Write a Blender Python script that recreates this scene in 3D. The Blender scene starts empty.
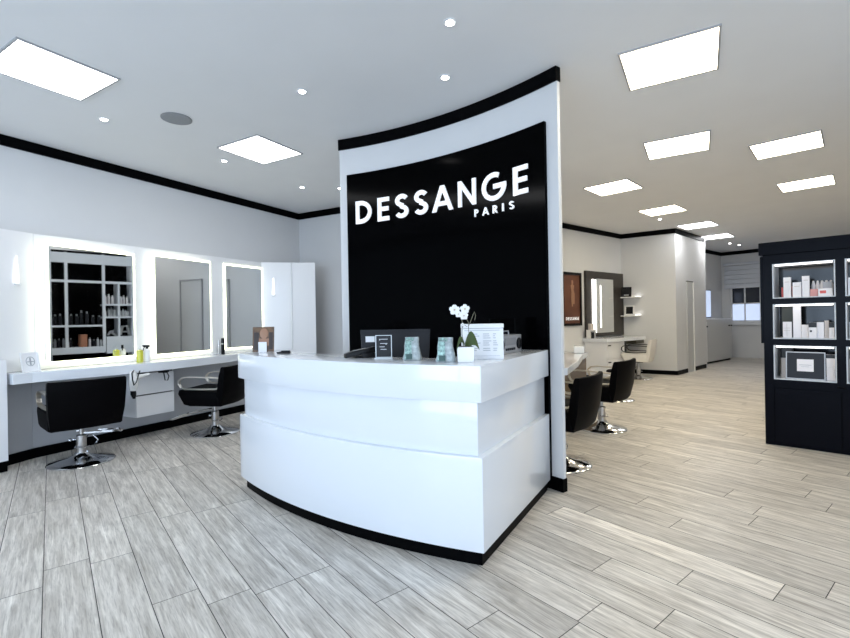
import bpy, math, random
from mathutils import Vector, Matrix

random.seed(7)
sc = bpy.context.scene
COL = sc.collection

# ------------------------------------------------------------------ camera
EYE = 1.30
ro = -math.radians(1.0)
F = Vector((0, 1, 0)); R0 = Vector((1, 0, 0)); U0 = Vector((0, 0, 1))
Rv = R0 * math.cos(ro) + U0 * math.sin(ro)
Uv = Rv.cross(F)
cam = bpy.data.cameras.new('camera')
cam.sensor_width = 36.0
cam.lens = 462.0 / 850.0 * 36.0
cam.clip_start = 0.05
co = bpy.data.objects.new('camera', cam)
COL.objects.link(co)
co.matrix_world = Matrix(((Rv.x, Uv.x, -F.x, 0), (Rv.y, Uv.y, -F.y, 0), (Rv.z, Uv.z, -F.z, EYE), (0, 0, 0, 1)))
sc.camera = co

# ------------------------------------------------------------------ light, exposure
PANEL_E = 11.0
DAY_W = 150.0
sc.view_settings.view_transform = 'Standard'
sc.view_settings.look = 'None'
sc.view_settings.gamma = 1.0
sc.view_settings.use_curve_mapping = False
sc.view_settings.exposure = 0.38
w = bpy.data.worlds.new('daylight'); sc.world = w; w.use_nodes = True
w.node_tree.nodes['Background'].inputs[0].default_value = (0.62, 0.76, 1.0, 1)
w.node_tree.nodes['Background'].inputs[1].default_value = 1.2

def area(name, loc, rot, sx, sy, power, col):
    l = bpy.data.lights.new(name, 'AREA'); l.shape = 'RECTANGLE'
    l.size = sx; l.size_y = sy; l.energy = power; l.color = col
    o = bpy.data.objects.new(name, l); COL.objects.link(o)
    o.location = loc; o.rotation_euler = rot
    return o
FRONT_Y = -1.9
area('shop_window_daylight', (-3.4, FRONT_Y - 0.25, 1.55), (math.radians(90), 0, 0), 4.6, 2.5, DAY_W, (0.62, 0.79, 1.0))
area('shop_window_daylight', (2.4, FRONT_Y - 0.25, 1.55), (math.radians(90), 0, 0), 4.6, 2.5, DAY_W * 0.6, (0.70, 0.84, 1.0))

# ------------------------------------------------------------------ materials
def mat(name, col, rough=0.5, metal=0.0, emit=None, estr=0.0, coat=0.0, ior=None, trans=0.0, spec=None):
    m = bpy.data.materials.new(name); m.use_nodes = True
    b = m.node_tree.nodes['Principled BSDF']
    b.inputs['Base Color'].default_value = (*col, 1)
    b.inputs['Roughness'].default_value = rough
    b.inputs['Metallic'].default_value = metal
    b.inputs['Coat Weight'].default_value = coat
    b.inputs['Coat Roughness'].default_value = 0.04
    if trans: b.inputs['Transmission Weight'].default_value = trans
    if ior: b.inputs['IOR'].default_value = ior
    if spec is not None: b.inputs['Specular IOR Level'].default_value = spec
    if emit:
        b.inputs['Emission Color'].default_value = (*emit, 1)
        b.inputs['Emission Strength'].default_value = estr
    return m

def noisy(m, scale, amt, bump=0.0):
    """soft procedural variation of the base colour and a little bump"""
    nt = m.node_tree; b = nt.nodes['Principled BSDF']
    c = tuple(b.inputs['Base Color'].default_value)
    tc = nt.nodes.new('ShaderNodeTexCoord'); n = nt.nodes.new('ShaderNodeTexNoise')
    n.inputs['Scale'].default_value = scale; n.inputs['Detail'].default_value = 4
    nt.links.new(tc.outputs['Object'], n.inputs['Vector'])
    r = nt.nodes.new('ShaderNodeValToRGB')
    r.color_ramp.elements[0].position = 0.3; r.color_ramp.elements[1].position = 0.7
    r.color_ramp.elements[0].color = tuple(max(0, x * (1 - amt)) for x in c[:3]) + (1,)
    r.color_ramp.elements[1].color = tuple(min(1, x * (1 + amt)) for x in c[:3]) + (1,)
    nt.links.new(n.outputs['Fac'], r.inputs['Fac']); nt.links.new(r.outputs['Color'], b.inputs['Base Color'])
    if bump:
        bp = nt.nodes.new('ShaderNodeBump'); bp.inputs['Strength'].default_value = bump; bp.inputs['Distance'].default_value = 0.002
        nt.links.new(n.outputs['Fac'], bp.inputs['Height']); nt.links.new(bp.outputs['Normal'], b.inputs['Normal'])
    return m

M = {}
M['wall'] = noisy(mat('painted_wall', (0.68, 0.68, 0.68), 0.6), 3, 0.01)
M['ceiling'] = noisy(mat('ceiling_paint', (0.86, 0.86, 0.86), 0.8), 2, 0.012)
M['crown'] = mat('black_gloss_trim', (0.0012, 0.0012, 0.0015), 0.45, spec=0.04)
M['gloss_white'] = mat('white_lacquer', (0.80, 0.825, 0.86), 0.22, coat=0.6)
M['unit_white'] = mat('satin_white_panel', (0.82, 0.82, 0.83), 0.28, coat=0.25)
M['apron'] = mat('grey_apron_panel', (0.46, 0.47, 0.49), 0.4)
M['mirror'] = mat('mirror_glass', (0.80, 0.82, 0.82), 0.02, 1.0)
M['mirror_edge'] = mat('mirror_case', (0.75, 0.76, 0.76), 0.35)
M['led'] = mat('warm_white_led', (1, 1, 0.9), 0.5, emit=(1.0, 1.0, 0.70), estr=2.7)
M['led_cool'] = mat('cool_white_led', (1, 1, 1), 0.5, emit=(1.0, 0.97, 0.92), estr=2.2)
M['lamp_glow'] = mat('lamp_glow', (1, 1, 1), 0.5, emit=(1.0, 0.99, 0.97), estr=1.3)
M['panel_light'] = mat('led_panel_diffuser', (1, 1, 1), 0.5, emit=(0.97, 0.985, 1.0), estr=PANEL_E)
M['panel_light_warm'] = mat('led_panel_diffuser_warm', (1, 1, 1), 0.5, emit=(1.0, 0.88, 0.64), estr=PANEL_E * 1.3)
M['spot'] = mat('spot_lens', (1, 1, 1), 0.5, emit=(1, 0.98, 0.95), estr=22)
M['frame_grey'] = mat('grey_metal_frame', (0.45, 0.45, 0.46), 0.4, 0.3)
M['speaker'] = mat('speaker_grille', (0.30, 0.31, 0.32), 0.7)
M['black_panel'] = mat('black_gloss_panel', (0.0006, 0.0006, 0.0008), 0.12, spec=0.03)
M['letter'] = mat('white_letter', (0.92, 0.92, 0.93), 0.4, emit=(1, 1, 1), estr=0.25)
M['black_leather'] = noisy(mat('black_leather', (0.0018, 0.0016, 0.002), 0.5, spec=0.04), 120, 0.2, 0.15)
M['white_leather'] = noisy(mat('cream_leather', (0.72, 0.69, 0.64), 0.45), 120, 0.03, 0.1)
M['chrome'] = mat('chrome', (0.72, 0.72, 0.73), 0.1, 1.0)
M['satin_metal'] = mat('champagne_metal', (0.74, 0.69, 0.61), 0.28, 1.0)
M['steel'] = mat('satin_steel', (0.55, 0.54, 0.53), 0.3, 1.0)
M['cab_black'] = mat('black_lacquer', (0.0018, 0.002, 0.0045), 0.22, spec=0.06)
M['cab_inner'] = mat('display_lining', (0.62, 0.63, 0.64), 0.3)
M['cab_back'] = mat('dark_mirror_back', (0.010, 0.010, 0.011), 0.10, spec=0.3)
M['box_white'] = mat('white_carton', (0.84, 0.80, 0.80), 0.5)
M['box_beige'] = mat('beige_carton', (0.58, 0.52, 0.48), 0.5)
M['box_grey'] = mat('grey_carton', (0.35, 0.35, 0.37), 0.5)
M['box_red'] = mat('coral_red', (0.62, 0.10, 0.09), 0.45)
M['box_pink'] = mat('salmon_pink', (0.66, 0.30, 0.27), 0.45)
M['box_black'] = mat('black_carton', (0.012, 0.012, 0.013), 0.45)
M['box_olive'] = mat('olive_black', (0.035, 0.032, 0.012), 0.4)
M['dark_wood'] = noisy(mat('dark_wood', (0.030, 0.024, 0.020), 0.4), 14, 0.25)
M['plastic_black'] = mat('black_plastic', (0.005, 0.005, 0.006), 0.35, spec=0.2)
M['plastic_dark'] = mat('dark_grey_plastic', (0.018, 0.018, 0.021), 0.35, spec=0.2)
M['plastic_grey'] = mat('grey_plastic', (0.25, 0.25, 0.26), 0.4)
M['silver'] = mat('silver_plastic', (0.45, 0.45, 0.46), 0.35, 0.5)
M['paper'] = mat('white_paper', (0.86, 0.86, 0.87), 0.6)
M['ink'] = mat('grey_ink', (0.38, 0.40, 0.43), 0.7)
M['mint'] = noisy(mat('mint_silver_foil', (0.24, 0.36, 0.32), 0.35, 0.25), 70, 0.6)
M['silver_foil'] = noisy(mat('silver_tissue', (0.36, 0.40, 0.40), 0.4, 0.3), 40, 0.35)
M['dark_green'] = mat('dark_green_label', (0.05, 0.10, 0.09), 0.5)
M['leaf'] = noisy(mat('orchid_leaf', (0.055, 0.085, 0.022), 0.35), 10, 0.3)
M['stem'] = mat('orchid_stem', (0.16, 0.15, 0.10), 0.6)
M['petal'] = mat('white_petal', (0.88, 0.87, 0.86), 0.6)
M['petal_core'] = mat('petal_core', (0.60, 0.45, 0.30), 0.6)
M['ceramic'] = mat('white_ceramic', (0.85, 0.84, 0.82), 0.15, coat=0.4)
M['yellow'] = mat('yellow_liquid', (0.62, 0.60, 0.06), 0.2, coat=0.3)
M['clear'] = mat('clear_plastic', (0.80, 0.82, 0.80), 0.15)
M['wood_beige'] = noisy(mat('beige_wood_panel', (0.30, 0.21, 0.13), 0.45), 12, 0.2)
M['orange_box'] = mat('copper_box', (0.42, 0.17, 0.09), 0.45)
M['blind'] = mat('blind_fabric', (0.60, 0.62, 0.66), 0.7)
M['glass_dark'] = mat('dark_window_glass', (0.035, 0.04, 0.055), 0.08)
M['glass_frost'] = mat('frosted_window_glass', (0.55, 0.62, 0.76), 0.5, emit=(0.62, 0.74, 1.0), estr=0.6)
M['trim_white'] = mat('white_trim', (0.78, 0.79, 0.80), 0.4)
M['door'] = mat('grey_door', (0.56, 0.56, 0.55), 0.3)
M['door_edge'] = mat('door_edge', (0.86, 0.86, 0.84), 0.4)
M['door_line'] = mat('gap_shade_paint', (0.12, 0.12, 0.12), 0.6)  # dark colour standing in for shade in the gaps
M['portrait_brown'] = noisy(mat('brown_photo_print', (0.14, 0.075, 0.035), 0.35), 18, 0.5)
M['skin'] = mat('printed_skin', (0.36, 0.19, 0.11), 0.4)
M['printed_dark'] = mat('printed_dark', (0.035, 0.02, 0.015), 0.4)
M['grout'] = mat('floor_joint', (0.05, 0.047, 0.043), 0.9)
M['crystal'] = mat('acrylic', (0.65, 0.68, 0.70), 0.08)

def marble_like_poster():
    m = mat('poster_print', (0.16, 0.06, 0.03), 0.3)
    nt = m.node_tree; b = nt.nodes['Principled BSDF']
    tc = nt.nodes.new('ShaderNodeTexCoord'); n = nt.nodes.new('ShaderNodeTexNoise')
    n.inputs['Scale'].default_value = 3.0; n.inputs['Detail'].default_value = 3
    nt.links.new(tc.outputs['Object'], n.inputs['Vector'])
    r = nt.nodes.new('ShaderNodeValToRGB')
    r.color_ramp.elements[0].color = (0.05, 0.016, 0.010, 1); r.color_ramp.elements[1].color = (0.22, 0.085, 0.045, 1)
    nt.links.new(n.outputs['Fac'], r.inputs['Fac']); nt.links.new(r.outputs['Color'], b.inputs['Base Color'])
    return m
M['poster'] = marble_like_poster()

PAZ = math.radians(-39.0)            # direction the planks run
def floor_mat():
    m = bpy.data.materials.new('oak_plank_floor'); m.use_nodes = True
    nt = m.node_tree; b = nt.nodes['Principled BSDF']; L = nt.links.new
    tc = nt.nodes.new('ShaderNodeTexCoord')
    at = nt.nodes.new('ShaderNodeAttribute'); at.attribute_name = 'tone'
    sep = nt.nodes.new('ShaderNodeSeparateColor'); L(at.outputs['Color'], sep.inputs[0])
    mp = nt.nodes.new('ShaderNodeMapping'); mp.vector_type = 'POINT'
    mp.inputs['Rotation'].default_value = (0, 0, PAZ)
    L(tc.outputs['Object'], mp.inputs['Vector'])
    off = nt.nodes.new('ShaderNodeVectorMath'); off.operation = 'SCALE'; L(at.outputs['Color'], off.inputs[0]); off.inputs['Scale'].default_value = 37.0
    add = nt.nodes.new('ShaderNodeVectorMath'); add.operation = 'ADD'; L(mp.outputs['Vector'], add.inputs[0]); L(off.outputs[0], add.inputs[1])
    def noise(sc_, det, vecscale, rough=0.55, dist=0.0):
        s = nt.nodes.new('ShaderNodeVectorMath'); s.operation = 'MULTIPLY'; L(add.outputs[0], s.inputs[0]); s.inputs[1].default_value = vecscale
        n = nt.nodes.new('ShaderNodeTexNoise'); n.inputs['Scale'].default_value = sc_; n.inputs['Detail'].default_value = det
        n.inputs['Roughness'].default_value = rough; n.inputs['Distortion'].default_value = dist
        L(s.outputs[0], n.inputs['Vector']); return n
    g1 = noise(1.0, 5, (42.0, 2.6, 1.0), 0.65, 0.6)      # fine grain streaks along the plank
    g2 = noise(1.0, 4, (9.0, 1.6, 1.0), 0.6, 1.6)         # broad figure
    g3 = noise(1.0, 3, (160.0, 9.0, 1.0), 0.6, 0.0)       # pores
    r1 = nt.nodes.new('ShaderNodeValToRGB'); L(g1.outputs['Fac'], r1.inputs['Fac'])
    r1.color_ramp.elements[0].position = 0.28; r1.color_ramp.elements[0].color = (0.41, 0.365, 0.31, 1)
    r1.color_ramp.elements[1].position = 0.72; r1.color_ramp.elements[1].color = (0.91, 0.86, 0.785, 1)
    r2 = nt.nodes.new('ShaderNodeValToRGB'); L(g2.outputs['Fac'], r2.inputs['Fac'])
    r2.color_ramp.elements[0].position = 0.3; r2.color_ramp.elements[0].color = (0.76, 0.75, 0.74, 1)
    r2.color_ramp.elements[1].position = 0.7; r2.color_ramp.elements[1].color = (1.08, 1.08, 1.08, 1)
    mx = nt.nodes.new('ShaderNodeMix'); mx.data_type = 'RGBA'; mx.blend_type = 'MULTIPLY'; mx.inputs['Factor'].default_value = 1.0
    L(r1.outputs['Color'], mx.inputs['A']); L(r2.outputs['Color'], mx.inputs['B'])
    r3 = nt.nodes.new('ShaderNodeValToRGB'); L(g3.outputs['Fac'], r3.inputs['Fac'])
    r3.color_ramp.elements[0].position = 0.33; r3.color_ramp.elements[0].color = (0.72, 0.71, 0.70, 1)
    r3.color_ramp.elements[1].position = 0.5; r3.color_ramp.elements[1].color = (1, 1, 1, 1)
    mx3 = nt.nodes.new('ShaderNodeMix'); mx3.data_type = 'RGBA'; mx3.blend_type = 'MULTIPLY'; mx3.inputs['Factor'].default_value = 1.0
    L(mx.outputs['Result'], mx3.inputs['A']); L(r3.outputs['Color'], mx3.inputs['B'])
    tone = nt.nodes.new('ShaderNodeMapRange'); L(sep.outputs[2], tone.inputs['Value'])
    tone.inputs['To Min'].default_value = 0.0; tone.inputs['To Max'].default_value = 2.0
    tv = nt.nodes.new('ShaderNodeVectorMath'); tv.operation = 'SCALE'
    L(mx3.outputs['Result'], tv.inputs[0]); L(tone.outputs[0], tv.inputs['Scale'])
    L(tv.outputs[0], b.inputs['Base Color'])
    b.inputs['Roughness'].default_value = 0.38
    b.inputs['Specular IOR Level'].default_value = 0.45
    bp = nt.nodes.new('ShaderNodeBump'); bp.inputs['Strength'].default_value = 0.12; bp.inputs['Distance'].default_value = 0.001
    L(g1.outputs['Fac'], bp.inputs['Height']); L(bp.outputs['Normal'], b.inputs['Normal'])
    return m
M['floor'] = floor_mat()

# ------------------------------------------------------------------ mesh helpers
def rot2(az):                      # azimuth measured clockwise from +Y
    a = math.radians(az); return (math.sin(a), math.cos(a))

class Fr:
    """local frame on the floor: a runs along the azimuth, o to its right, z up"""
    def __init__(s, x, y, az, z=0.0):
        s.x, s.y, s.z = x, y, z
        s.d = rot2(az); s.n = (s.d[1], -s.d[0]); s.az = az
    def __call__(s, a, o, z=0.0):
        return Vector((s.x + s.d[0] * a + s.n[0] * o, s.y + s.d[1] * a + s.n[1] * o, s.z + z))
ID = lambda x, y, z=0.0: Vector((x, y, z))

class MB:
    def __init__(s, fr=ID): s.v = []; s.f = []; s.m = []; s.fr = fr
    def add(s, vs, fs, mi=0):
        b = len(s.v); s.v += [tuple(s.fr(*p)) for p in vs]; s.f += [tuple(b + i for i in q) for q in fs]; s.m += [mi] * len(fs); return s
    def box(s, x0, x1, y0, y1, z0, z1, mi=0):
        vs = [(x0, y0, z0), (x1, y0, z0), (x1, y1, z0), (x0, y1, z0), (x0, y0, z1), (x1, y0, z1), (x1, y1, z1), (x0, y1, z1)]
        return s.add(vs, [(0, 3, 2, 1), (4, 5, 6, 7), (0, 1, 5, 4), (1, 2, 6, 5), (2, 3, 7, 6), (3, 0, 4, 7)], mi)
    def prism(s, poly, z0, z1, mi=0, flip=False):
        n = len(poly)
        vs = [(x, y, z0) for x, y in poly] + [(x, y, z1) for x, y in poly]
        fs = [tuple(reversed(range(n))), tuple(range(n, 2 * n))] + [(i, (i + 1) % n, n + (i + 1) % n, n + i) for i in range(n)]
        return s.add(vs, fs, mi)
    def loft(s, rings, cap=True, mi=0):
        """rings: lists of points with equal counts, closed loops"""
        n = len(rings[0]); vs = [p for r in rings for p in r]; fs = []
        for k in range(len(rings) - 1):
            for i in range(n):
                j = (i + 1) % n; fs.append((k * n + i, k * n + j, (k + 1) * n + j, (k + 1) * n + i))
        if cap:
            fs.append(tuple(reversed(range(n)))); fs.append(tuple(range((len(rings) - 1) * n, len(rings) * n)))
        return s.add(vs, fs, mi)
    def lathe(s, prof, cx=0, cy=0, cz=0, seg=24, mi=0):
        rings = [[(cx + r * math.cos(2 * math.pi * i / seg), cy + r * math.sin(2 * math.pi * i / seg), cz + z) for i in range(seg)] for r, z in prof]
        return s.loft(rings, True, mi)
    def tube(s, pts, r, seg=8, closed=False, mi=0, flat=None):
        """round (or flat = (width, height) rectangular) bar through pts in local coordinates"""
        P = [Vector(p) for p in pts]; n = len(P); rings = []
        up0 = None
        for i in range(n):
            if closed: t = (P[(i + 1) % n] - P[i - 1])
            else: t = (P[min(i + 1, n - 1)] - P[max(i - 1, 0)])
            t.normalize()
            if up0 is None:
                up0 = Vector((0, 0, 1)) if abs(t.z) < 0.9 else Vector((1, 0, 0))
            sd = t.cross(up0)
            if sd.length < 1e-4: sd = Vector((1, 0, 0))
            sd.normalize(); up = sd.cross(t).normalized(); up0 = up
            rr = r[i] if isinstance(r, (list, tuple)) else r
            if flat:
                a, b = flat
                rings.append([tuple(P[i] + sd * x * a / 2 + up * y * b / 2) for x, y in ((-1, -1), (1, -1), (1, 1), (-1, 1))])
            else:
                rings.append([tuple(P[i] + sd * math.cos(2 * math.pi * k / seg) * rr + up * math.sin(2 * math.pi * k / seg) * rr) for k in range(seg)])
        if closed:
            rings.append(rings[0]); return s.loft(rings, False, mi)
        return s.loft(rings, True, mi)
    def ball(s, c, rx, ry=None, rz=None, seg=14, ring=8, mi=0):
        ry = ry or rx; rz = rz or rx; rings = []
        for k in range(1, ring):
            t = math.pi * k / ring
            rings.append([(c[0] + rx * math.sin(t) * math.cos(2 * math.pi * i / seg), c[1] + ry * math.sin(t) * math.sin(2 * math.pi * i / seg), c[2] - rz * math.cos(t)) for i in range(seg)])
        return s.loft(rings, True, mi)
    def build(s, name, mats, parent=None, bevel=0.0, smooth=False, origin=None):
        me = bpy.data.meshes.new(name)
        if not isinstance(mats, (list, tuple)): mats = [mats]
        V = [Vector(v) for v in s.v]
        if parent is not None: og = Vector(parent['_o'])
        elif origin is not None: og = Vector(origin)
        else:
            n = len(V); og = Vector((sum(v.x for v in V) / n, sum(v.y for v in V) / n, min(v.z for v in V)))
        me.from_pydata([tuple(v - og) for v in V], [], s.f)
        for m_ in mats: me.materials.append(M[m_] if isinstance(m_, str) else m_)
        for p, mi in zip(me.polygons, s.m): p.material_index = mi
        import bmesh
        bm = bmesh.new(); bm.from_mesh(me); bmesh.ops.recalc_face_normals(bm, faces=bm.faces)
        if bevel:
            es = [e for e in bm.edges if len(e.link_faces) == 2 and e.calc_face_angle(0) > 0.5]
            bmesh.ops.bevel(bm, geom=es, offset=bevel, segments=2, profile=0.6, affect='EDGES', clamp_overlap=True)
        bm.to_mesh(me); bm.free()
        if smooth:
            for p in me.polygons: p.use_smooth = True
            me.set_sharp_from_angle(angle=math.radians(38))
        o = bpy.data.objects.new(name, me); COL.objects.link(o)
        if parent is not None:
            o.parent = parent; o['_o'] = og[:]
        else:
            o.location = og; o['_o'] = og[:]
        return o

def tag(o, label, cat, group=None):
    o['label'] = label; o['category'] = cat
    if group: o['group'] = group
    return o
def thing(name, loc, label, cat, group=None, rz=0.0):
    o = bpy.data.objects.new(name, None); COL.objects.link(o)
    o.empty_display_size = 0.1; o.location = loc; o.rotation_euler = (0, 0, rz)
    o['_o'] = (0.0, 0.0, 0.0) if rz or True else loc
    return tag(o, label, cat, group)
def world_thing(name, loc, label, cat, group=None):
    """Empty whose parts are given in world coordinates"""
    o = bpy.data.objects.new(name, None); COL.objects.link(o)
    o.empty_display_size = 0.1; o.location = loc; o['_o'] = tuple(loc)
    return tag(o, label, cat, group)
def structure(o): o['kind'] = 'structure'; return o
def copy_tree(o, parent=None):
    c = o.copy(); COL.objects.link(c)
    if parent is not None: c.parent = parent
    for ch in list(o.children): copy_tree(ch, c)
    return c

# ------------------------------------------------------------------ frames of the place (metres)
CE = 3.154
LW = Fr(-4.066, 4.454, 28.5)            # left wall, o into the room
BW = Fr(-2.145, 7.984, 118.5)           # back wall of the left room, o into the room (towards camera)
RW = Fr(4.50, 10.55, 51.1)              # wall with the poster; a negative towards the camera
CO = (5.40, 9.93)                       # corner of the pillar block
KB = Fr(9.0, 14.0, 140)                 # far back wall with the window
CABF = Fr(3.37, 4.60, 134)              # display cabinet front, o towards the camera
PC = (-2.1416, 1.0072); PR = 3.9627     # centre and radius of the curved wall
CC = (1.6617, 6.1542); CR = 3.977       # centre and radius of the counter front

def PCy(th, r, z=0.0):                  # point on the curved wall; th in degrees from +Y clockwise
    t = math.radians(th); return (PC[0] + r * math.sin(t), PC[1] + r * math.cos(t), z)

# ------------------------------------------------------------------ floor
def build_floor():
    d = (math.sin(PAZ), math.cos(PAZ)); n = (d[1], -d[0])
    W_, Lp, G = 0.1975, 1.225, 0.0019
    joints = {-3: 3.0, -2: 3.19, -1: 3.11, 0: 2.47, 1: 2.30, 2: 2.235, 9: 1.31, 10: 0.98, 11: 0.648, 12: 0.50, 13: 1.27, 14: 0.35, 15: 0.97}
    tones = {(11, 0.648): 0.64}
    vs, fs, tn = [], [], []
    for k in range(-36, 80):
        n0 = 0.346 + W_ * k
        j0 = joints.get(k, random.uniform(0, Lp))
        for i in range(-14, 14):
            d0 = j0 + i * Lp
            cx = d[0] * (d0 + Lp / 2) + n[0] * (n0 + W_ / 2); cy = d[1] * (d0 + Lp / 2) + n[1] * (n0 + W_ / 2)
            if not (-6.6 < cx < 12.5 and -1.3 < cy < 15.0): continue
            b = len(vs)
            for (u, v) in ((d0 + G, n0 + G), (d0 + Lp - G, n0 + G), (d0 + Lp - G, n0 + W_ - G), (d0 + G, n0 + W_ - G)):
                vs.append((d[0] * u + n[0] * v, d[1] * u + n[1] * v, 0.0))
            fs.append((b, b + 3, b + 2, b + 1))
            t = 0.5 + random.uniform(-0.05, 0.05)
            if k == 11 and i == 0: t = 0.64
            tn.append((random.random(), random.random(), t))
    me = bpy.data.meshes.new('floor'); me.from_pydata(vs, [], fs); me.materials.append(M['floor'])
    at = me.color_attributes.new('tone', 'FLOAT_COLOR', 'CORNER')
    for p, c in zip(me.polygons, tn):
        for li in p.loop_indices: at.data[li].color = (c[0], c[1], c[2], 1)
    o = bpy.data.objects.new('floor', me); COL.objects.link(o); structure(o)
    m = MB(); m.box(-9.5, 13, -3.2, 16, -0.08, -0.0025)
    g = m.build('floor_bed', 'grout', None); g['kind'] = 'structure'; g.name = 'floor'
build_floor()

# ------------------------------------------------------------------ ceiling and walls
structure(MB().box(-9.5, 13, -3.2, 16, CE, CE + 0.12).build('ceiling', 'ceiling'))

def wall(name, p, q, z0=0.0, z1=CE, thick=0.12, side=1, m='wall'):
    """wall whose room face runs p->q; the body lies on the far side (side=+1: left of p->q)"""
    (x0, y0), (x1, y1) = p, q; L_ = math.hypot(x1 - x0, y1 - y0); nx, ny = -(y1 - y0) / L_ * thick * side, (x1 - x0) / L_ * thick * side
    mb = MB().prism([(x0, y0), (x1, y1), (x1 + nx, y1 + ny), (x0 + nx, y0 + ny)], z0, z1)
    return structure(mb.build(name, m))
def strip(name, p, q, z0, z1, proud=0.018, side=-1, m='crown', ext=0.0):
    (x0, y0), (x1, y1) = p, q; L_ = math.hypot(x1 - x0, y1 - y0); ux, uy = (x1 - x0) / L_, (y1 - y0) / L_
    x0 -= ux * ext; y0 -= uy * ext; x1 += ux * ext; y1 += uy * ext
    nx, ny = -uy * proud * side, ux * proud * side
    return structure(MB().prism([(x0, y0), (x1, y1), (x1 + nx, y1 + ny), (x0 + nx, y0 + ny)], z0, z1).build(name, m))
def xy(v): return (v[0], v[1])

LWs = xy(LW(-7.0, 0)); LWe = xy(LW(4.018, 0))
wall('wall_left', LWs, LWe)
strip('trim_1', LWs, LWe, CE - 0.105, CE - 0.001)
BWe = xy(BW(4.35, 0)); RWs = xy(RW(-6.02, 0))
wall('wall_back', LWe, xy(BW(4.42, 0)))
strip('trim_2', LWe, BWe, CE - 0.105, CE - 0.001)
strip('baseboard_back', xy(BW(1.15, 0)), BWe, 0.0, 0.095)
RWc = xy(RW(0, 0)); RWs = xy(RW(-3.9, 0))
wall('wall_right_room', RWs, RWc, thick=0.1)
strip('trim_3', RWs, RWc, CE - 0.105, CE - 0.001)
strip('baseboard_right_room', RWs, RWc, 0.0, 0.09)
wall('wall_alcove', RWc, CO, thick=0.1)
strip('trim_4', RWc, CO, CE - 0.105, CE - 0.001, ext=0.017)
strip('baseboard_alcove', RWc, CO, 0.0, 0.09, ext=0.017)
# pillar block and the wall on from it
PD = rot2(47.6)
def pil(t, o=0.0): return (CO[0] + PD[0] * t + PD[1] * o, CO[1] + PD[1] * t - PD[0] * o)
PEND = 1.86
wall('wall_pillar', pil(0), pil(PEND), thick=0.10, m='wall')
strip('trim_5', pil(0), pil(PEND), CE - 0.105, CE - 0.001, ext=0.017)
strip('baseboard_pillar', pil(0), pil(0.60), 0.0, 0.09, ext=0.017)
strip('baseboard_pillar', pil(1.02), pil(PEND), 0.0, 0.09)
sx, sy = KB.d
STEP = (pil(PEND)[0] - sx * 0.9, pil(PEND)[1] - sy * 0.9)
wall('wall_step', STEP, pil(PEND), side=1, thick=0.1)
FD = rot2(51.1)
KBs = xy(KB(0, 0))
tt = 3.6
wall('wall_far_left', (KBs[0] - FD[0] * tt, KBs[1] - FD[1] * tt), KBs)
strip('trim_6', (KBs[0] - FD[0] * tt, KBs[1] - FD[1] * tt), KBs, CE - 0.105, CE - 0.001)
strip('trim_7', KBs, xy(KB(4.3, 0)), CE - 0.105, CE - 0.001, side=-1)
# far back wall with its window opening (a 0.22..0.98, z 1.10..2.05)
WA0, WA1, WZ0, WZ1 = 0.22, 1.60, 1.05, 2.30
kb = MB(KB)
for a0, a1, z0, z1 in ((0, WA0, 0, CE), (WA1, 4.3, 0, CE), (WA0, WA1, 0, WZ0), (WA0, WA1, WZ1, CE)):
    kb.box(a0, a1, -0.12, 0, z0, z1)
structure(kb.build('wall_far_back', 'wall'))
# right and front of the room
RR_ = xy(KB(4.3, 0))
wall('wall_right', RR_, (6.1, 3.1))
wall('wall_right_front', (6.1, 3.1), (6.1, FRONT_Y))
fw = MB()
fw.box(-8.2, 6.2, FRONT_Y - 0.15, FRONT_Y, 0, 0.30); fw.box(-8.2, 6.2, FRONT_Y - 0.15, FRONT_Y, 2.8, CE)
for x0, x1 in ((-8.2, -5.7), (-1.1, 0.1), (4.7, 6.2)): fw.box(x0, x1, FRONT_Y - 0.15, FRONT_Y, 0.30, 2.8)
structure(fw.build('wall_front', 'wall'))
for i, (x0, x1) in enumerate(((-5.7, -1.1), (0.1, 4.7))):
    m = MB(); yf = FRONT_Y - 0.09
    for a, b in ((x0, x0 + 0.06), ((x0 + x1) / 2 - 0.03, (x0 + x1) / 2 + 0.03), (x1 - 0.06, x1)): m.box(a, b, yf, yf + 0.06, 0.30, 2.8)
    m.box(x0, x1, yf, yf + 0.06, 0.30, 0.36); m.box(x0, x1, yf, yf + 0.06, 2.74, 2.8); m.box(x0, x1, yf, yf + 0.06, 2.2, 2.25)
    structure(m.build('window_%d' % (i + 2), 'crown'))
# wall behind the right-hand styling row (hidden side of the curved wall)
IW = Fr(0.25, 4.40, 45.8)
iw = MB(IW); iw.box(0.0, 2.05, -0.08, 0, 0, CE)
structure(iw.build('wall_middle', 'wall'))

# curved wall with its crown and base
def ring_poly(c, r0, r1, t0, t1, n=40):
    out = []
    for i in range(n + 1):
        t = math.radians(t0 + (t1 - t0) * i / n); out.append((c[0] + r0 * math.sin(t), c[1] + r0 * math.cos(t)))
    for i in range(n, -1, -1):
        t = math.radians(t0 + (t1 - t0) * i / n); out.append((c[0] + r1 * math.sin(t), c[1] + r1 * math.cos(t)))
    return out
def ring_solid(mb, c, r0, r1, t0, t1, z0, z1, n=40, mi=0):
    """curved slab made of quads only"""
    vs = []; fs = []
    for i in range(n + 1):
        t = math.radians(t0 + (t1 - t0) * i / n)
        for r, z in ((r0, z0), (r1, z0), (r1, z1), (r0, z1)): vs.append((c[0] + r * math.sin(t), c[1] + r * math.cos(t), z))
    for i in range(n):
        a = 4 * i
        for k in range(4): fs.append((a + k, a + (k + 1) % 4, a + 4 + (k + 1) % 4, a + 4 + k))
    fs += [(0, 1, 2, 3), (4 * n + 3, 4 * n + 2, 4 * n + 1, 4 * n)]
    mb.add(vs, fs, mi)
T0, T1 = 19.0, 52.55
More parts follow.
